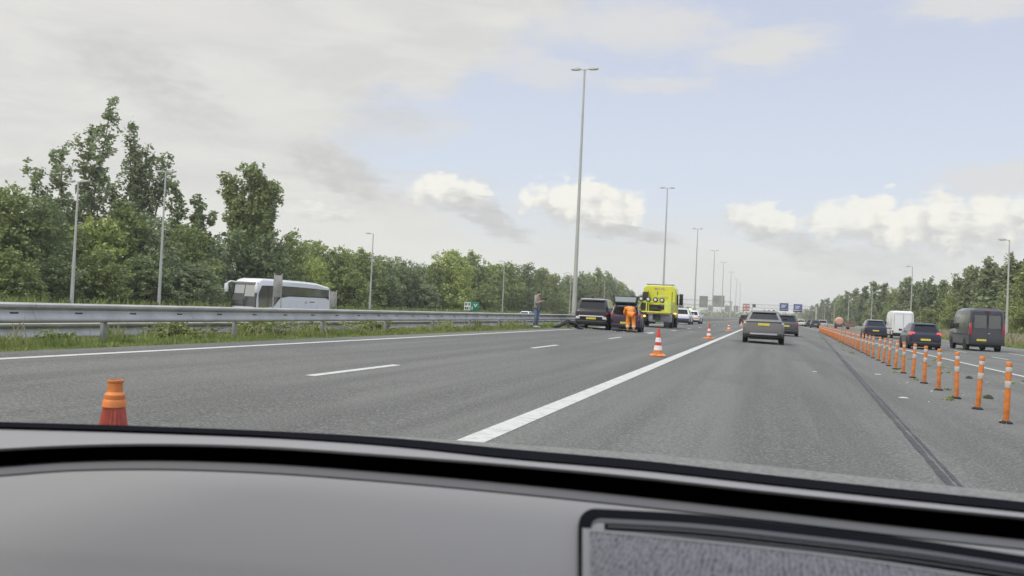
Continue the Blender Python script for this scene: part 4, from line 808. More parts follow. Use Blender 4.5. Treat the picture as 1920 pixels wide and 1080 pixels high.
# standing man, facing right, head bowed over the phone in his raised hands
pr = empty('person', (-10.42, 41.7, gz(-10.42)+.03), R(-12), 'man in taupe jacket and jeans standing on the verge, looking at a phone', 'person')
N = dict(pel=((0, 0, .93), .10), sp=((-.01, 0, 1.12), .10), ch=((0, 0, 1.32), .12), nk=((.03, 0, 1.47), .055), hd=((.085, 0, 1.555), .083), ht=((.105, 0, 1.655), .083), no=((.185, 0, 1.575), .018),
         sl=((.0, .17, 1.40), .055), el_=((.08, .22, 1.14), .042), wl=((.30, .11, 1.27), .030), sr=((.0, -.17, 1.40), .055), er=((.08, -.22, 1.14), .042), wr=((.30, -.10, 1.27), .030),
         hl=((0, .09, .88), .085), kl=((.03, .10, .49), .058), al=((-.03, .11, .09), .040), tl=((.12, .12, .04), .035), hr=((0, -.09, .88), .085), kr=((.02, -.11, .49), .058), ar=((-.05, -.12, .09), .040), tr=((.10, -.14, .04), .035))
Eg = [('pel', 'sp'), ('sp', 'ch'), ('ch', 'nk'), ('nk', 'hd'), ('hd', 'ht'), ('hd', 'no'), ('ch', 'sl'), ('sl', 'el_'), ('el_', 'wl'), ('ch', 'sr'), ('sr', 'er'), ('er', 'wr'), ('pel', 'hl'), ('hl', 'kl'), ('kl', 'al'), ('al', 'tl'), ('pel', 'hr'), ('hr', 'kr'), ('kr', 'ar'), ('ar', 'tr')]
hand(N, Eg, 'wl', N['wl'][0], (.8, -.45, .2), (0, 0, 1), 1); hand(N, Eg, 'wr', N['wr'][0], (.8, .45, .2), (0, 0, 1), -1)
skinned('body', N, Eg, 'skin', pr, 1)
J = {k: (N[k][0], N[k][1]+e) for k, e in (('pel', .045), ('sp', .055), ('ch', .05), ('sl', .025), ('el_', .028), ('wl', .018), ('sr', .025), ('er', .028), ('wr', .018))}; J['nk'] = ((.01, 0, 1.44), .085)
skinned('jacket', J, [e for e in Eg if e[0] in J and e[1] in J], 'jacket_taupe', pr, 1)
skinned('hood', dict(a=((-.10, .0, 1.42), .07), b=((-.075, .0, 1.50), .055), c=((-.02, 0, 1.55), .04)), [('a', 'b'), ('b', 'c')], mat('hood_pale', (.42, .40, .36), .85), pr, 1)
T = {k: (N[k][0], N[k][1]+e) for k, e in (('pel', .03), ('hl', .022), ('kl', .022), ('hr', .022), ('kr', .022))}; T['al'] = ((-.03, .11, .13), .062); T['ar'] = ((-.05, -.12, .13), .062); T['pel'] = ((0, 0, .90), .125)
skinned('jeans', T, [e for e in Eg if e[0] in T and e[1] in T], 'jeans_blue', pr, 1)
for s, a, t in (('l', 'al', 'tl'), ('r', 'ar', 'tr')):
    A, B_ = Vector(N[a][0]), Vector(N[t][0]); skinned('shoe', dict(h=((A.x-.03, A.y, .05), .048), m=((A.x+.07, A.y, .055), .052), t=((B_.x+.05, B_.y, .04), .038)), [('h', 'm'), ('m', 't')], 'shoe_white', pr, 1)
skinned('hair', dict(a=((.03, 0, 1.60), .075), b=((.085, 0, 1.675), .088), c=((.13, 0, 1.705), .06)), [('a', 'b'), ('b', 'c')], 'hair_dark', pr, 1)
ph = MB().box(-.04, .04, -.006, .006, -.075, .075).build('phone', 'black_plastic', bevel=.004); ph.location = (-10.42+.41, 41.64, gz(-10.42)+.03+1.34); ph.rotation_euler = (R(15), R(60), 0)
tag(ph, 'dark phone held in front of the standing man in his raised hands', 'phone')
# worker in orange, bent forward into the open boot
wk = empty('person', (-6.73, 46.75, gnd(-7)), R(0), 'worker in an orange hi-vis suit bent over into the open boot of the hatchback', 'person')
wk.scale = (1.05, 1.05, 1.06)
N = dict(pel=((.02, -.02, .94), .115), sp=((-.04, .16, 1.10), .125), ch=((-.12, .36, 1.20), .13), nk=((-.16, .52, 1.22), .06), hd=((-.18, .64, 1.20), .08), ht=((-.19, .72, 1.18), .075),
         sl=((-.31, .38, 1.16), .06), el_=((-.38, .42, .90), .048), wl=((-.26, .66, .80), .032), sr=((.07, .42, 1.16), .06), er=((.14, .60, .98), .045), wr=((.02, .82, .84), .032),
         hl=((-.09, -.02, .88), .10), kl=((-.14, .03, .50), .066), al=((-.10, -.10, .10), .045), tl=((-.06, .06, .05), .042), hr=((.12, -.02, .88), .10), kr=((.15, .06, .49), .066), ar=((.20, -.10, .10), .045), tr=((.25, .06, .05), .042))
hand(N, Eg2 := [('pel', 'sp'), ('sp', 'ch'), ('ch', 'nk'), ('nk', 'hd'), ('hd', 'ht'), ('ch', 'sl'), ('sl', 'el_'), ('el_', 'wl'), ('ch', 'sr'), ('sr', 'er'), ('er', 'wr'), ('pel', 'hl'), ('hl', 'kl'), ('kl', 'al'), ('al', 'tl'), ('pel', 'hr'), ('hr', 'kr'), ('kr', 'ar'), ('ar', 'tr')], 'wl', N['wl'][0], (.3, .9, -.3), (0, 0, 1), 1)
hand(N, Eg2, 'wr', N['wr'][0], (-.3, .9, -.3), (0, 0, 1), -1)
skinned('body', N, Eg2, 'skin', wk, 1)
J = {k: (N[k][0], N[k][1]+e) for k, e in (('pel', .045), ('sp', .05), ('ch', .05), ('sl', .03), ('el_', .03), ('wl', .025), ('sr', .03), ('er', .03), ('wr', .025))}
skinned('jacket', J, [e for e in Eg2 if e[0] in J and e[1] in J], 'hivis_orange', wk, 1)
T = {k: (N[k][0], N[k][1]+e) for k, e in (('pel', .04), ('hl', .025), ('kl', .035), ('hr', .025), ('kr', .035))}; T['al'] = ((-.10, -.10, .15), .075); T['ar'] = ((.20, -.10, .15), .075)
skinned('trousers', T, [e for e in Eg2 if e[0] in T and e[1] in T], 'hivis_orange', wk, 1)
for s in (-1, 1):
    x = -.115 if s < 0 else .175; MB().lathe([(.097, 0), (.100, .02), (.099, .05), (.094, .07)], (x, -.035, .27), 16).build('reflective_band', 'reflective_grey', wk)
for a, t in (('al', 'tl'), ('ar', 'tr')):
    A, B_ = Vector(N[a][0]), Vector(N[t][0]); skinned('boot', dict(h=((A.x, A.y-.03, .06), .055), m=((A.x+.02, A.y+.06, .06), .055), t=((B_.x, B_.y+.06, .045), .045)), [('h', 'm'), ('m', 't')], 'black_rubber', wk, 1)
skinned('hair', dict(a=((-.18, .64, 1.25), .07), b=((-.19, .73, 1.21), .07)), [('a', 'b')], 'hair_dark', wk, 1)

# ------------------------------------------------------------------ trees
def quads_mesh(name, cen, size, rng, m, elong=1.5, upbias=0.0):
    """many leaf-sized quads with random facing"""
    n = len(cen); a = rng.normal(size=(n, 3)); a[:, 2] = a[:, 2]*.6+upbias; a /= np.linalg.norm(a, axis=1)[:, None]
    b = rng.normal(size=(n, 3)); b -= a*(a*b).sum(1)[:, None]; b /= np.linalg.norm(b, axis=1)[:, None]
    sz = size*rng.uniform(.55, 1.35, n)[:, None]
    A, B = a*sz*elong*.5, b*sz*.5
    v = np.stack([cen-A, cen+B*.9-A*.1, cen+A, cen-B*.9+A*.1], 1).reshape(-1, 3)
    me = bpy.data.meshes.new(name); me.vertices.add(4*n); me.vertices.foreach_set('co', v.astype(np.float32).ravel())
    me.loops.add(4*n); me.loops.foreach_set('vertex_index', np.arange(4*n, dtype=np.int32)); me.polygons.add(n)
    me.polygons.foreach_set('loop_start', np.arange(0, 4*n, 4, dtype=np.int32)); me.polygons.foreach_set('loop_total', np.full(n, 4, dtype=np.int32))
    me.update(); me.materials.append(MATS[m]); return me
def branch_mesh(name, limbs):
    mb = MB()
    for pts, rad in limbs: mb.tube(pts, rad, 6)
    me = bpy.data.meshes.new(name); me.from_pydata(mb.v, [], mb.f); me.materials.append(MATS['bark'])
    for p in me.polygons: p.use_smooth = True
    return me
def broad(seed, H_, Wd_, m, n=9000, leaf=.26, low=.06, lumps=26, point=0.0, name='tree'):
    rng = np.random.default_rng(seed); rnd = random.Random(seed)
    cs, rs = [], []
    for i in range(lumps):
        t = (i+.5)/lumps; z = low+(.97-low)*t; ang = i*2.4+rnd.uniform(-.4, .4)
        env = math.sin(math.pi*min(1, max(0, (z-low*.2)/(1.02-low*.2)))**(.75))**.55 if not point else max(.05, (1-z)**.75*1.15*min(1, (z+.08)*5))
        rr = env*rnd.uniform(.35, .80)*Wd_/2
        r_ = rnd.uniform(.16, .27)*Wd_*(.55+.45*env)*(1 if not point else .8)
        cs.append((rr*math.cos(ang), rr*math.sin(ang), z*H_-r_*.45)); rs.append(r_)
    cs.append((0, 0, H_*.5)); rs.append(Wd_*.3)
    cs, rs = np.array(cs), np.array(rs); w = rs**2; w /= w.sum()
    # sprigs: small knots of leaves on the surface of each limb's clump
    ns = n//14; k = rng.choice(len(cs), ns, p=w); d = rng.normal(size=(ns, 3)); d /= np.linalg.norm(d, axis=1)[:, None]; d[:, 2] = np.where(d[:, 2] < -.2, d[:, 2]*.5, d[:, 2])
    rad = rs[k]*(rng.uniform(.45, 1.0, ns)**.45)*rng.choice([1, 1, 1, 1.18], ns)
    sp = cs[k]+d*rad[:, None]*np.array([1, 1, .85])
    cen = np.repeat(sp, 14, 0)+rng.normal(size=(ns*14, 3))*np.array([.20, .20, .17])*(Wd_/7)
    cen = cen[cen[:, 2] > .15]
    crown = quads_mesh('crown', cen, leaf, rng, m)
    limbs = [([(0, 0, -.3), (rnd.uniform(-.15, .15), 0, H_*.3), (rnd.uniform(-.3, .3), rnd.uniform(-.3, .3), H_*.85)], [.02*H_, .014*H_, .003*H_])]
    for i in range(0, len(cs)-1, 2):
        z0 = max(H_*.12, cs[i][2]*.55); limbs.append(([(0, 0, z0), tuple((Vector((0, 0, z0))+Vector(cs[i]))*.5+Vector((0, 0, .2))), tuple(cs[i])], [.006*H_, .004*H_, .0015*H_]))
    return crown, branch_mesh('trunk', limbs), H_, Wd_
def windswept(seed, stems, m, leaf=.30, dens=1.0, spread=.9, start=.28):
    """tall open tree: several leaning stems, each with upswept side branches that end in leaf knots. stems: (x0, x1, H, crown half-width)"""
    rng = np.random.default_rng(seed); rnd = random.Random(seed); limbs = []; sp = []
    for (x0, x1, Hs, cw) in stems:
        yo = rnd.uniform(-.8, .8)
        def P(t, x0=x0, x1=x1, Hs=Hs, yo=yo): return Vector((x0+(x1-x0)*t**1.2+math.sin(t*5+seed)*.25, yo*t, Hs*t))
        limbs.append(([P(k/8) for k in range(9)], [max(.03, .20*(1-k/8.6)*Hs/17) for k in range(9)]))
        nb = int(Hs*2.6*dens)
        for i in range(nb):
            t = start+(1-start)*(i+rnd.random())/nb; p = P(t); a = rnd.uniform(0, 6.28)
            ln_ = cw*(1.0-abs(t-.55)*1.15)*rnd.uniform(.5, 1.1)
            q = p+Vector((math.cos(a)*ln_, math.sin(a)*ln_*.8, ln_*rnd.uniform(.5, 1.3)))
            mid = (p+q)*.5+Vector((0, 0, -.15)); limbs.append(([p, mid, q], [.045, .03, .012]))
            for j in range(int(3+ln_*3.2)):
                u = rnd.uniform(.25, 1.05); base = p*(1-u)+q*u; sp.append(base+Vector((rnd.gauss(0, .28), rnd.gauss(0, .28), rnd.gauss(0, .3)))*spread)
    sp = np.array([tuple(v) for v in sp]); k = 11
    cen = np.repeat(sp, k, 0)+rng.normal(size=(len(sp)*k, 3))*np.array([.17, .17, .24])*spread
    Hm = max(s[2] for s in stems)
    return quads_mesh('crown', cen, leaf, rng, m, 1.7), branch_mesh('trunk', limbs), Hm, 1
def place_tree(proto, name, x, y, z0, Hh, wid, label, group=None, rz=0, cat='tree'):
    cr, tr_, H_, W_ = proto
    o = empty(name, (x, y, z0), rz, label, cat, group)
    sx = wid/W_; o.scale = (sx, sx, Hh/H_)
    for nm, me in (('trunk', tr_), ('crown', cr)):
        c = bpy.data.objects.new(nm, me); C.objects.link(c); c.parent = o
    return o
PR = {'mid': [broad(10+i, 10, 7.5, 'leaf_mid') for i in range(3)], 'dark': [broad(20+i, 10, 7.5, 'leaf_dark') for i in range(3)],
      'light': [broad(30+i, 9, 8, 'leaf_light') for i in range(2)], 'grey': [broad(40+i, 10, 7.5, 'leaf_grey') for i in range(2)],
      'point': [broad(50+i, 10, 5.0, 'leaf_grey', n=6500, point=1, lumps=22) for i in range(3)], 'pdark': [broad(60+i, 10, 5.5, 'leaf_dark', n=7000, point=1, lumps=22) for i in range(2)]}
LB = -.9
def tree_px(kind, px, py, X, wpx, label, group=None, name='tree', base=LB, k=[0]):
    p = atX(px, py, X); pr_ = PR[kind][k[0] % len(PR[kind])]; k[0] += 1
    depth = (Vector((p.x, p.y, p.z-CAMH))).dot(Vector(tuple(-RM[:, 2]))); wid = wpx*depth/F
    return place_tree(pr_, name, p.x, p.y, base, (p.z-base)*1.03, wid, label, group, random.uniform(0, 6.28))
random.seed(21)
G1, L1 = 'broadleaf trees of the wood behind the left guardrail', ' front-row tree from the left edge, left of the coach'
G2, L2 = 'trees of the wood between the coach and the green sign', ' front-row tree from the left, between the coach and the green sign'
G3, L3 = 'trees of the wood between the green sign and the tow truck', ' front-row tree from the left, between green sign and yellow truck'
front = [(-60, 352, 150, 'mid'), (22, 352, 150, 'mid'), (78, 372, 120, 'dark'), (128, 420, 110, 'mid'), (178, 405, 130, 'light'), (232, 385, 130, 'mid'), (290, 395, 120, 'grey'), (345, 425, 120, 'mid'), (398, 440, 100, 'grey'), (450, 432, 110, 'dark'), (505, 440, 100, 'dark'), (548, 440, 90, 'mid'),
         (598, 452, 95, 'mid'), (640, 468, 90, 'mid'), (680, 470, 90, 'mid'), (716, 478, 80, 'grey'), (750, 488, 62, 'dark'), (782, 492, 58, 'grey'), (812, 490, 60, 'mid'), (846, 474, 84, 'light'), (886, 480, 80, 'mid'), (922, 490, 72, 'mid'), (955, 494, 62, 'mid'), (986, 494, 56, 'dark'), (1014, 503, 50, 'mid'),
         (1040, 512, 46, 'mid'), (1066, 514, 40, 'grey'), (1088, 508, 38, 'dark'), (1106, 512, 36, 'mid'), (1122, 503, 42, 'mid'), (1146, 514, 38, 'dark'), (1166, 532, 30, 'mid'), (1186, 545, 26, 'dark'), (1203, 549, 24, 'mid'), (1218, 553, 22, 'dark'), (1233, 556, 22, 'mid'), (1247, 560, 20, 'dark'), (1262, 563, 18, 'mid'), (1276, 568, 18, 'dark'), (1290, 573, 16, 'mid'), (1302, 578, 16, 'dark')]
special = {(22, 352): 'rounded tree at the left edge of the photo, tall above the guardrail', (178, 405): 'yellowish green rounded tree below the tallest poplar', (846, 474): 'big light green dome-shaped tree left of the small green sign', (1122, 503): 'rounded tree crown rising right of the tallest lamp post'}
CNT = {}
TONE = dict(mid='mid-green', dark='dark', light='yellowish', grey='grey-green', pdark='dark pointed', point='grey-green pointed')
def nth(l_, kd):
    CNT[l_] = CNT.get(l_, -1)+1; return ORD[CNT[l_]]+l_.replace('tree', TONE[kd]+' tree', 1)
for px, py, w_, kd in front:
    g_, l_ = (G1, L1) if px < 410 else ((G2, L2) if px < 880 else (G3, L3))
    l_ = nth(l_, kd)
    if (px, py) in special: g_, l_ = None, special[(px, py)]
    tree_px(kd, px, py+random.uniform(-3, 3), -58+random.uniform(-2, 1), w_*1.12, l_, g_)
for px, py, w_, kd in front[::1]:
    if px > 1180 or 100 < px < 420: continue
    tree_px('dark' if kd != 'grey' else 'mid', px+w_*.45, py+14+random.uniform(-6, 10), -70+random.uniform(-3, 3), w_*1.0, 'dark tree in the second row, filling the gaps of the wood beyond the opposite road', 'second row of trees in the left wood')
tree_px('light', 592, 487, -53, 62, 'bright yellow-green young tree just right of the coach', None)
for px, py, w_, kd in ((20, 470, 110, 'mid'), (100, 480, 110, 'dark'), (185, 470, 120, 'mid'), (275, 480, 120, 'dark'), (365, 490, 120, 'grey'), (560, 500, 70, 'mid'), (665, 510, 70, 'mid'), (730, 520, 60, 'dark'), (800, 530, 60, 'grey'), (910, 535, 60, 'mid'), (985, 540, 50, 'dark'), (1050, 548, 44, 'mid')):
    tree_px(kd, px, py, -54.5, w_, nth(' low shrub from the left, at the foot of the wood beyond the opposite road', 'mid'), 'shrubs at the foot of the left wood', 'shrub')
def tall(proto, px_base, X, label, name='poplar'):
    p = atX(px_base, 560, X); r_ = math.atan2(p.x, p.y)
    o = place_tree((proto[0], proto[1], 1, 1), name, p.x, p.y, LB, 1, 1, label, None, -r_); return o
# local x of the tall trees runs across the line of sight; 1 px at this distance is about 0.053 m
tall(windswept(3, [(1.2, 2.5, 19.2, 1.3), (.4, 1.0, 16.8, 1.7), (0, -1.5, 14.6, 1.8), (-.6, -3.6, 12.4, 1.7), (1.6, 2.3, 12.8, .9)], 'leaf_grey', .25, .50, .9, .42), 126, -62, 'tallest poplar on the left, open windswept crown leaning right, bare forked stems')
tall(windswept(4, [(0, -.9, 18.4, 1.3), (.3, .9, 16.0, 1.6), (.6, 2.9, 15.4, 1.4), (-.1, -2.2, 12.2, 1.4), (.2, -.1, 15.5, 1.5)], 'leaf_grey', .24, .62, .88, .44), 240, -62, 'second tall poplar, airy crown with tip bent left, behind a lamp post')
tall(windswept(5, [(0, -.4, 13.6, 1.7), (.5, 1.8, 12.3, 1.5), (1.0, 3.2, 10.6, 1.4)], 'leaf_dark', .27, .8, .8, .30), 327, -62, 'slim dark tree between the second poplar and the dense forked tree')
tall(windswept(6, [(0, -2.6, 16.4, 1.8), (.2, .2, 17.4, 2.3), (.5, 2.7, 16.2, 1.9), (.2, 1.5, 16.4, 2.1), (-.2, -1.4, 13.6, 1.6), (.4, 2.2, 12.6, 1.3)], 'leaf_mid', .26, 1.35, .9, .48), 462, -63, 'tall dense tree with a forked rounded crown above the coach')

# right-hand treeline
G4, L4 = 'pointed young trees of the right-hand treeline', ' tree of the right treeline from the white van towards the gantry'
G5, L5 = 'trees behind the vans at the right', ' tree from the right edge, in the belt behind the two vans'
RB = -.15
right = [(1960, 470, 110, 'mid'), (1915, 484, 70, 'pdark'), (1893, 500, 56, 'point'), (1858, 492, 54, 'point'), (1825, 508, 56, 'point'), (1795, 536, 54, 'mid'), (1770, 530, 40, 'pdark'), (1748, 531, 44, 'mid'), (1722, 533, 36, 'pdark'), (1702, 526, 42, 'point'), (1680, 542, 38, 'mid'), (1658, 536, 34, 'pdark'), (1640, 532, 34, 'point'), (1622, 541, 30, 'pdark'), (1605, 546, 30, 'point'), (1590, 551, 28, 'pdark'), (1577, 556, 26, 'mid'), (1565, 564, 22, 'pdark'), (1552, 563, 20, 'point'), (1543, 566, 20, 'pdark'), (1532, 574, 16, 'point'), (1523, 577, 16, 'pdark'), (1512, 582, 14, 'mid'), (1502, 586, 14, 'pdark'), (1493, 588, 12, 'mid')]
for px, py, w_, kd in right:
    lab, gr = (L5, G5) if px > 1650 else (L4, G4); lab = nth(lab, kd)
    if px == 1858: lab, gr = 'spiky open-topped tree left of the nearest right-hand lamp post', None
    if px == 1915: lab, gr = 'tallest pointed tree at the right edge of the photo', None
    tree_px(kd, px, py-(4 if px < 1880 else -8), 31+random.uniform(-1, 1), w_*1.28, lab, gr, base=RB)
for px, py, w_, kd in right[:20]:
    tree_px('dark' if kd != 'mid' else 'grey', px-w_*.4, py+w_*.36+6, 35+random.uniform(-1, 2), w_*1.6, 'dark tree in the back row of the belt along the right verge', 'back row of trees in the right-hand belt', base=RB)
for px, py, w_ in ((1925, 560, 60), (1880, 566, 56), (1835, 572, 56), (1790, 574, 50), (1745, 577, 46), (1705, 580, 40), (1665, 583, 36), (1630, 586, 32)):
    tree_px('mid', px, py, 28.4, w_*1.1, nth(' low shrub from the right edge, at the foot of the right-hand belt', 'mid'), 'shrubs at the foot of the right belt', 'shrub', base=RB)
for px, py, hh_, lab, sd_ in ((1896, 486, 1, 'airy open-branched tree right behind the nearest right-hand lamp post', 11), (1852, 490, 1, 'spiky open-branched young tree left of the nearest right-hand lamp post', 12), (1815, 505, 1, 'second spiky open-branched young tree, above the dark grey van', 13), (1738, 528, 1, 'thin open-branched tree above the small dark hatchback', 14), (1697, 524, 1, 'thin open-branched tree behind the tall white van', 15)):
    p = atX(px, py, 30.5); Hn = p.z+.15; pr2 = windswept(sd_, [(0, .3, Hn, 1.5), (.3, -1.2, Hn*.86, 1.3), (-.2, 1.4, Hn*.88, 1.2)], 'leaf_grey', .24, 1.1, .75, .35)
    place_tree((pr2[0], pr2[1], 1, 1), 'tree', p.x, p.y, RB, 1, 1, lab, None, -.25)
# far wood that closes the road in
rng = np.random.default_rng(77); cc = []
for i in range(150):
    x = rng.uniform(-190, 40); y = rng.uniform(850, 980); h = rng.uniform(4.5, 7.5); w_ = rng.uniform(5, 9)
    cc.append(np.array([x, y, h*.5])+rng.normal(size=(90, 3))*np.array([w_*.45, w_*.45, h*.27]))
me = quads_mesh('distant_wood', np.concatenate(cc), 1.3, rng, 'leaf_grey'); o = bpy.data.objects.new('distant_wood', me); C.objects.link(o)
tag(o, 'low hazy strip of distant trees where the road meets the sky', 'wood', kind='stuff')

# ------------------------------------------------------------------ grass, weeds, litter
def blades(name, rng, n, fx, fy, hf, m, label, w=.012, zoff=0):
    x, y = fx(n), fy(n); h = hf(x, y, n); a = rng.uniform(0, 6.28, n); ln_ = rng.normal(0, .25, (n, 2))*h[:, None]
    z = np.array([gz(v) for v in x])+zoff; ww = (w*rng.uniform(.6, 1.6, n)*np.clip(y/14, .7, 4))
    bx, by = np.cos(a)*ww, np.sin(a)*ww
    v = np.stack([np.stack([x-bx, y-by, z], 1), np.stack([x+bx, y+by, z], 1), np.stack([x+bx*.6+ln_[:, 0]*.4, y+by*.6+ln_[:, 1]*.4, z+h*.6], 1), np.stack([x+ln_[:, 0], y+ln_[:, 1], z+h], 1)], 1).reshape(-1, 3)
    me = bpy.data.meshes.new(name); me.vertices.add(4*n); me.vertices.foreach_set('co', v.astype(np.float32).ravel()); me.loops.add(4*n); me.loops.foreach_set('vertex_index', np.arange(4*n, dtype=np.int32))
    me.polygons.add(n); me.polygons.foreach_set('loop_start', np.arange(0, 4*n, 4, dtype=np.int32)); me.polygons.foreach_set('loop_total', np.full(n, 4, dtype=np.int32)); me.update(); me.materials.append(MATS[m])
    o = bpy.data.objects.new(name, me); C.objects.link(o); return tag(o, label, 'grass', kind='stuff')
rng = np.random.default_rng(5)
def clump(x, y): return .55+.45*np.sin(x*7+np.sin(y*1.7)*2)*np.sin(y*2.3+x*3)
blades('grass', rng, 52000, lambda n: -10.2-2.9*rng.random(n)**1.25, lambda n: 8+62*rng.random(n)**1.6, lambda x, y, n: np.clip(clump(x, y), .15, 1)*rng.uniform(.04, .13, n)*(1+.9*(x < -10.6))*(1+1.2*(clump(x*.3, y*.35) > .93)), 'grass_blade', 'ragged green grass growing along the median under the near guardrail')
blades('seed_grass', rng, 550, lambda n: -10.5-2*rng.random(n), lambda n: 9+36*rng.random(n)**1.4, lambda x, y, n: rng.uniform(.20, .42, n)*(.5+.8*clump(y*.4, x)), 'straw_blade', 'tall pale seed stalks standing among the median grass', w=.005)
blades('tall_grass', rng, 30000, lambda n: 21.2+8*rng.random(n), lambda n: 60+160*rng.random(n)**1.4, lambda x, y, n: rng.uniform(.4, 1.15, n), 'straw_blade', 'strip of tall pale dry grass below the right-hand trees', w=.02)
blades('verge', rng, 9000, lambda n: 18+3.4*rng.random(n), lambda n: 60+120*rng.random(n)**1.4, lambda x, y, n: rng.uniform(.08, .2, n), 'grass_blade', 'short green grass beside the right-hand road edge', w=.02)
blades('weeds', rng, 12000, lambda n: -50-5*rng.random(n), lambda n: 40+180*rng.random(n), lambda x, y, n: rng.uniform(.5, 1.5, n), 'grass_blade', 'rough weeds at the foot of the left wood', w=.03)
def weed(seed):
    rng = np.random.default_rng(seed); n = 60; sp = rng.normal(size=(n, 3))*np.array([.26, .22, .17])+np.array([0, 0, .30]); sp[:, 2] = np.abs(sp[:, 2])
    cen = np.repeat(sp, 16, 0)+rng.normal(size=(n*16, 3))*.05
    return quads_mesh('leaves', cen, .055, rng, 'leaf_mid', 1.4), branch_mesh('stem', [([(0, 0, 0), tuple(sp[i]*.6), tuple(sp[i])], [.008, .005, .002]) for i in range(0, n, 3)])
WD = [weed(1), weed(2), weed(3)]
wl = ['widest leafy weed under the guardrail, left of the second visible post', 'dense leafy weed under the guardrail below the front of the coach', 'smaller leafy weed under the guardrail below the middle of the coach', 'tall leafy weed under the guardrail just right of the coach', 'leafy weed under the guardrail, left of the small green sign', 'leafy weed close to the feet of the standing man', 'low leafy weed at the left end of the guardrail']
for i, (px, X, s) in enumerate(((325, -11.6, 1.25), (487, -11.5, 1.35), (588, -11.6, 1.0), (692, -11.6, 1.35), (835, -11.7, 1.1), (960, -11.6, 1.0), (105, -11.5, .7))):
    p = atX(px, 620, X); o = empty('weed', (X, p.y, gz(X)), i*1.3, wl[i], 'weed', 'leafy weeds under the guardrail'); o.scale = (s*1.25, s*.9, s*.62)
    for nm, me in (('stem', WD[i % 3][1]), ('leaves', WD[i % 3][0])):
        c = bpy.data.objects.new(nm, me); C.objects.link(c); c.parent = o
# tufts and litter on the strip around the bollards
rnd = random.Random(9)
cen = []
for k in range(70):
    x0, y0 = 3.0+rnd.random()*3.6, 11+rnd.random()**1.3*60; s = rnd.uniform(.02, .06)
    cen.append(np.array([x0, y0, gz(x0)+.03+s*.2])+rng.normal(size=(40, 3))*np.array([s, s, s*.25]))
me = quads_mesh('weed_tufts', np.concatenate(cen), .03, rng, 'leaf_mid', 2.2); o = bpy.data.objects.new('weed_tufts', me); C.objects.link(o); tag(o, 'small dry weed tufts scattered on the asphalt around the bollards', 'weeds', kind='stuff')
for px, py, lb_, sz in ((1646, 704, 'flat white scrap of litter on the asphalt, upper of the two left of the bollards', .11), (1694, 750, 'flat white scrap of litter on the asphalt, lower of the two left of the bollards', .10), (1528, 702, 'small pale scrap lying on the lane left of the tar joint', .06)):
    p = atZ(px, py, -.07); q = [(p.x+sz*math.cos(t)*rnd.uniform(.6, 1), p.y+sz*1.3*math.sin(t)*rnd.uniform(.6, 1)) for t in [k*.785 for k in range(8)]]
    z = gz(p.x)+.022; mb = MB(); mb.prism(q, z, z+.006, 'z'); tag(mb.build('litter', 'paint_white', smooth=False), lb_, 'litter')
for px, py, lb_ in ((1853, 749, 'dark lump of soil on the asphalt between the two nearest bollards'), (1817, 709, 'small dark stone on the asphalt behind the second and third bollards')):
    p = atZ(px, py, -.09); o = MB().lathe([(.001, 0), (.09, 0), (.08, .03), (.045, .065), (.001, .075)], n=9).build('soil_clod', mat('soil', (.045, .045, .028), .95, var=.5, vscale=20), loc=(p.x, p.y, gz(p.x)+.02)); tag(o, lb_, 'clod')
cr_ = []
for k in range(900):
    x0, y0 = rnd.uniform(2.6, 7.0), 8+rnd.random()**1.5*50; cr_.append((x0, y0, gz(x0)+.026))
me = quads_mesh('gravel', np.array(cr_), .018, rng, 'road_paint'); o = bpy.data.objects.new('gravel', me); C.objects.link(o); tag(o, 'pale grit scattered over the strip around the bollards', 'grit', kind='stuff')

# ------------------------------------------------------------------ the dashboard of the car we sit in
dash = empty('car_interior', (0, .6, CAMH-.2), 0, 'grey dashboard of the car the photo is taken from, with black rim and speaker grille', 'car interior')
rf_ = MB(); rf_.loft([[(x, -.15, .60-.05*abs(x)), (x, -1.0, .62-.05*abs(x)), (x, -2.4, .60-.05*abs(x)), (x, -2.4, .66-.05*abs(x)), (x, -1.0, .68-.05*abs(x)), (x, -.15, .66-.05*abs(x))] for x in (-.85, -.4, 0, .4, .85)])  # unseen roof panel, added out of view to shade the dashboard
rf_.build('unseen_roof_shade', mat('roof_shade_cloth', (.45, .44, .42), .9), dash)
def interp(pts, xs):
    X_ = np.array([p[0] for p in pts], float); Y_ = np.array([p[1] for p in pts], float)
    # smooth cubic through the knots
    m_ = np.gradient(Y_, X_); out = []
    for x in xs:
        if x <= X_[0]: out.append(Y_[0]+(x-X_[0])*m_[0]); continue
        if x >= X_[-1]: out.append(Y_[-1]+(x-X_[-1])*m_[-1]); continue
        i = int(np.searchsorted(X_, x))-1; h = X_[i+1]-X_[i]; t = (x-X_[i])/h
        out.append((2*t**3-3*t**2+1)*Y_[i]+(t**3-2*t**2+t)*h*m_[i]+(-2*t**3+3*t**2)*Y_[i+1]+(t**3-t**2)*h*m_[i+1])
    return out
XS = np.linspace(-260, 2180, 110)
def rail(pts, d): return [tuple(atZ(x, y, CAMH-d)-Vector((0, .6, CAMH-.2))) for x, y in zip(XS, interp(pts, XS))]
def lathe_rail(pts, d, dy=0):  return [tuple(Vector(p)+Vector((0, dy, 0))) for p in rail(pts, d)]
def sheet(name, rails, m, smooth=True):
    o = MB().loft(rails, cap=False, closed=False).build(name, m, dash, smooth=smooth); return o
kA = [(0, 797), (240, 804), (480, 813), (720, 826), (960, 848), (1200, 869), (1440, 896), (1680, 922), (1920, 947)]      # top of the black windscreen rim
kB = [(0, 806), (240, 812), (480, 822), (720, 838), (960, 863), (1200, 884), (1440, 911), (1680, 937), (1920, 962)]     # rim / light ledge
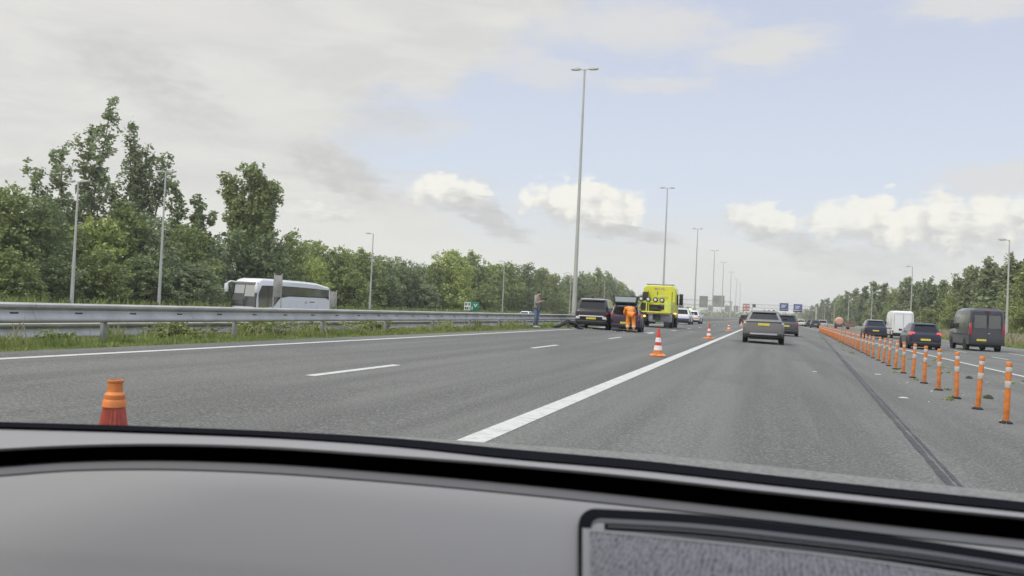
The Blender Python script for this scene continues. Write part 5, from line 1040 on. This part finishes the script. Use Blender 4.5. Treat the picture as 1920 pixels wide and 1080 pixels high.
kC = [(0, 846), (120, 840), (240, 837), (480, 841), (720, 857), (960, 876), (1200, 899), (1440, 926), (1680, 951), (1920, 975)]   # ledge / groove
kD = [(0, 888), (120, 879), (240, 876), (480, 882), (720, 899), (960, 921), (1200, 946), (1440, 972), (1680, 1000), (1920, 1026)]   # groove / pad
def off(k, d): return [(x, y+d) for x, y in k]
mat('dash_grey', (.228, .219, .213), .62, spec=.4, bump=.1, bscale=900)
mat('dash_black', (.012, .012, .015), .9, spec=0)
mat('ledge_grey', (.235, .227, .228), .55, var=.04)
D0 = .20
sheet('windscreen_rim', [rail(off(kA, -6), D0+.035), rail(kA, D0+.0), rail(off(kA, 3), D0-.003), rail(off(kB, -5), D0-.002), rail(off(kB, -4), D0+.002)], 'dash_black')
sheet('ledge', [rail(off(kB, -6), D0+.004), rail(off(kB, -2), D0+.001), rail(off(kC, -5), D0), rail(off(kC, -1), D0+.003), rail(off(kC, 1), D0+.012)], 'ledge_grey')
sheet('groove', [rail(off(kC, -2), D0+.006), rail(off(kC, 2), D0+.03), rail(off([(a, lerp(b, d, .5)) for (a, b), (_, d) in zip(kC, kD)], 0), D0+.055), rail(off(kD, -6), D0+.045), rail(off(kD, 6), D0+.012)], 'dash_black')
# mottled grey strip painted in for the reflection along the windscreen foot
kS = [(0, 803), (480, 812), (720, 817), (960, 833), (1200, 850), (1440, 874), (1680, 900), (1920, 926)]
sheet('windscreen_glare_strip', [rail(kS, D0+.10), rail(off(kS, 2), D0+.085), rail(off([(a, b+3) for a, b in kA], 0), D0+.06)], custom('glare_grey', lambda q, b, m: (q.l(q.mix(q.sstep(q.noise(q.n('ShaderNodeTexCoord').outputs['Object'], 90, 5, .7), .42, .65), (.12, .12, .11), (.25, .25, .23)), b.inputs['Base Color']), b.inputs['Roughness'].__setattr__('default_value', .8))))
# pad: rolls up out of the groove, then comes towards us with a shallow crease; a recess for the speaker at the right
bot = [(0, 1300), (960, 1300), (1920, 1340)]
def mixk(a, b, t): 
    xs = [p[0] for p in a]; yb = interp(b, xs); return [(x, lerp(y, q, t)) for (x, y), q in zip(a, yb)]
kX = [(0, 1038), (300, 1052), (640, 1082), (960, 1120), (1440, 1160), (1920, 1200)]
sheet('shade_roll', [rail(off(kD, -15), D0+.030), rail(off(kD, -8), D0+.018), rail(off(kD, 0), D0+.009), rail(off(kD, 3), D0+.0045), rail(off(kD, 4), D0+.010)], mat('shade_grey', (.075, .073, .074), .7))  # grey strip paints the soft shade between groove and pad
prof_ = [rail(off(kD, -2), D0+.020), rail(off(kD, 3), D0+.008), rail(off(kD, 16), D0+.001), rail(off(kD, 34), D0-.002), rail(mixk(kD, kX, .5), D0-.002), rail(off(mixk(kD, kX, 1), -16), D0-.0015), rail(mixk(kD, kX, 1), D0-.0005), rail(off(mixk(kD, kX, 1), 16), D0+.0025), rail(off(mixk(kD, kX, 1), 40), D0+.005), rail(mixk(kD, bot, .85), D0+.02), rail(bot, D0+.05)]
# open the sheet where the speaker recess sits
def outline(x):   # top edge of the recess as pixel row
    return float(interp([(1110, 954), (1300, 965), (1500, 986), (1700, 1010), (1920, 1043), (2200, 1085)], [x])[0])
sheet('pad', prof_, 'dash_grey')
# speaker unit: raised surround a few mm proud of the pad, black gap, grille plate and slots
XG = [1088+(x/40)**1.6*1130 if False else v for x, v in zip(range(60), np.concatenate([np.linspace(1084, 1125, 14), np.linspace(1135, 2150, 46)]))]
def row(f, d): return [tuple(atZ(x, f(x), CAMH-d)-Vector((0, .6, CAMH-.2))) for x in XG]
def corner(x, r=34, x0=1084): return 0 if x > x0+r else r-math.sqrt(max(0, r*r-(x0+r-x)**2))
def rowset(name, bands, m):
    mb = MB()
    for a, b_, da, db in bands:
        n_ = len(XG); mb.loft([row(a, da), row(b_, db)], cap=False, closed=False)
    return mb.build(name, m, dash)
e0 = D0-.006
sur = rowset('speaker_surround', [(lambda x: outline(x)+corner(x)-1, lambda x: 1215+(x-1084)*.06, e0, e0)], 'dash_black')
# grey frame and grille, stepped forward of the black gap
XG = list(np.concatenate([np.linspace(1106, 1150, 10), np.linspace(1165, 2150, 40)]))
fr2 = rowset('speaker_frame', [(lambda x: outline(x)+17+corner(x, 22, 1106), lambda x: outline(x)+21+corner(x, 20, 1106), e0-.0008, e0-.002), (lambda x: outline(x)+21+corner(x, 20, 1106), lambda x: outline(x)+26+corner(x, 18, 1106), e0-.002, e0-.001)], 'ledge_dark' if 'ledge_dark' in M else mat('ledge_dark', (.055, .054, .058), .6))
XG = list(np.linspace(1106, 1133, 6)); rowset('speaker_frame', [(lambda x: outline(x)+22+corner(x, 20, 1106), lambda x: outline(x)+42, e0-.001, e0-.001)], 'dash_grey')
XG = list(np.linspace(1140, 2150, 50))
for k in range(2): rowset('slot_rib', [(lambda x, k=k: outline(x)+(30+k*9), lambda x, k=k: outline(x)+(32+k*9), e0-.001, e0-.0025), (lambda x, k=k: outline(x)+(32+k*9), lambda x, k=k: outline(x)+(35+k*9), e0-.0025, e0-.001)], 'ledge_dark')
def _grille(q, b, m):
    oc = q.n('ShaderNodeTexCoord').outputs['Object']; sp = q.n('ShaderNodeSeparateXYZ'); q.l(oc, sp.inputs[0])
    # a lattice of short slanted slits whose direction wanders
    f = q.noise(oc, 75, 2, .5, .2); f2 = q.noise(oc, 130, 2, .6, .8)
    w1 = q.n('ShaderNodeTexWave'); w1.inputs['Scale'].default_value = 72; w1.inputs['Distortion'].default_value = 6.5; w1.inputs['Detail'].default_value = 1.5; w1.inputs['Detail Scale'].default_value = 2.2; q.l(q.scaled(oc, 1, .55, 1), w1.inputs['Vector'])
    k = q.m('MULTIPLY', q.sstep(w1.outputs['Fac'], .50, .72), q.sstep(f2, .40, .52))
    c = q.mix(k, (.165, .16, .17), (.010, .010, .012)); q.l(c, b.inputs['Base Color']); b.inputs['Roughness'].default_value = .6
custom('grille', _grille)
XG = list(np.concatenate([np.linspace(1092, 1100, 3), np.linspace(1104, 2150, 50)]))
gtop = lambda x: float(interp([(1092, 990), (1300, 1010), (1560, 1039), (1920, 1092), (2200, 1130)], [x])[0])
rowset('speaker_frame', [(gtop, lambda x: gtop(x)+5, e0-.0035, e0-.0035)], 'dash_grey')
XG = list(np.linspace(1092, 1106, 4)); rowset('speaker_frame', [(lambda x: gtop(x)+5, lambda x: 1215+(x-1092)*.06, e0-.0035, e0-.0035)], 'dash_grey')
XG = list(np.linspace(1104, 2150, 50)); rowset('speaker_grille', [(lambda x: gtop(x)+4, lambda x: 1215+(x-1092)*.06, e0-.003, e0-.003)], 'grille')

# ------------------------------------------------------------------ air
hz = MB().box(-420, 420, -70, 1100, -1.95, 22.5).build('haze', bpy.data.materials.new('haze'), smooth=False); tag(hz, kind='stuff')
hm = hz.data.materials[0]; hm.use_nodes = True; hn = hm.node_tree; hn.nodes.clear()
hv = hn.nodes.new('ShaderNodeVolumePrincipled'); hv.inputs['Density'].default_value = .00038; hv.inputs['Color'].default_value = (1, 1, 1, 1); hv.inputs['Anisotropy'].default_value = .3
ho = hn.nodes.new('ShaderNodeOutputMaterial'); hn.links.new(hv.outputs[0], ho.inputs['Volume'])
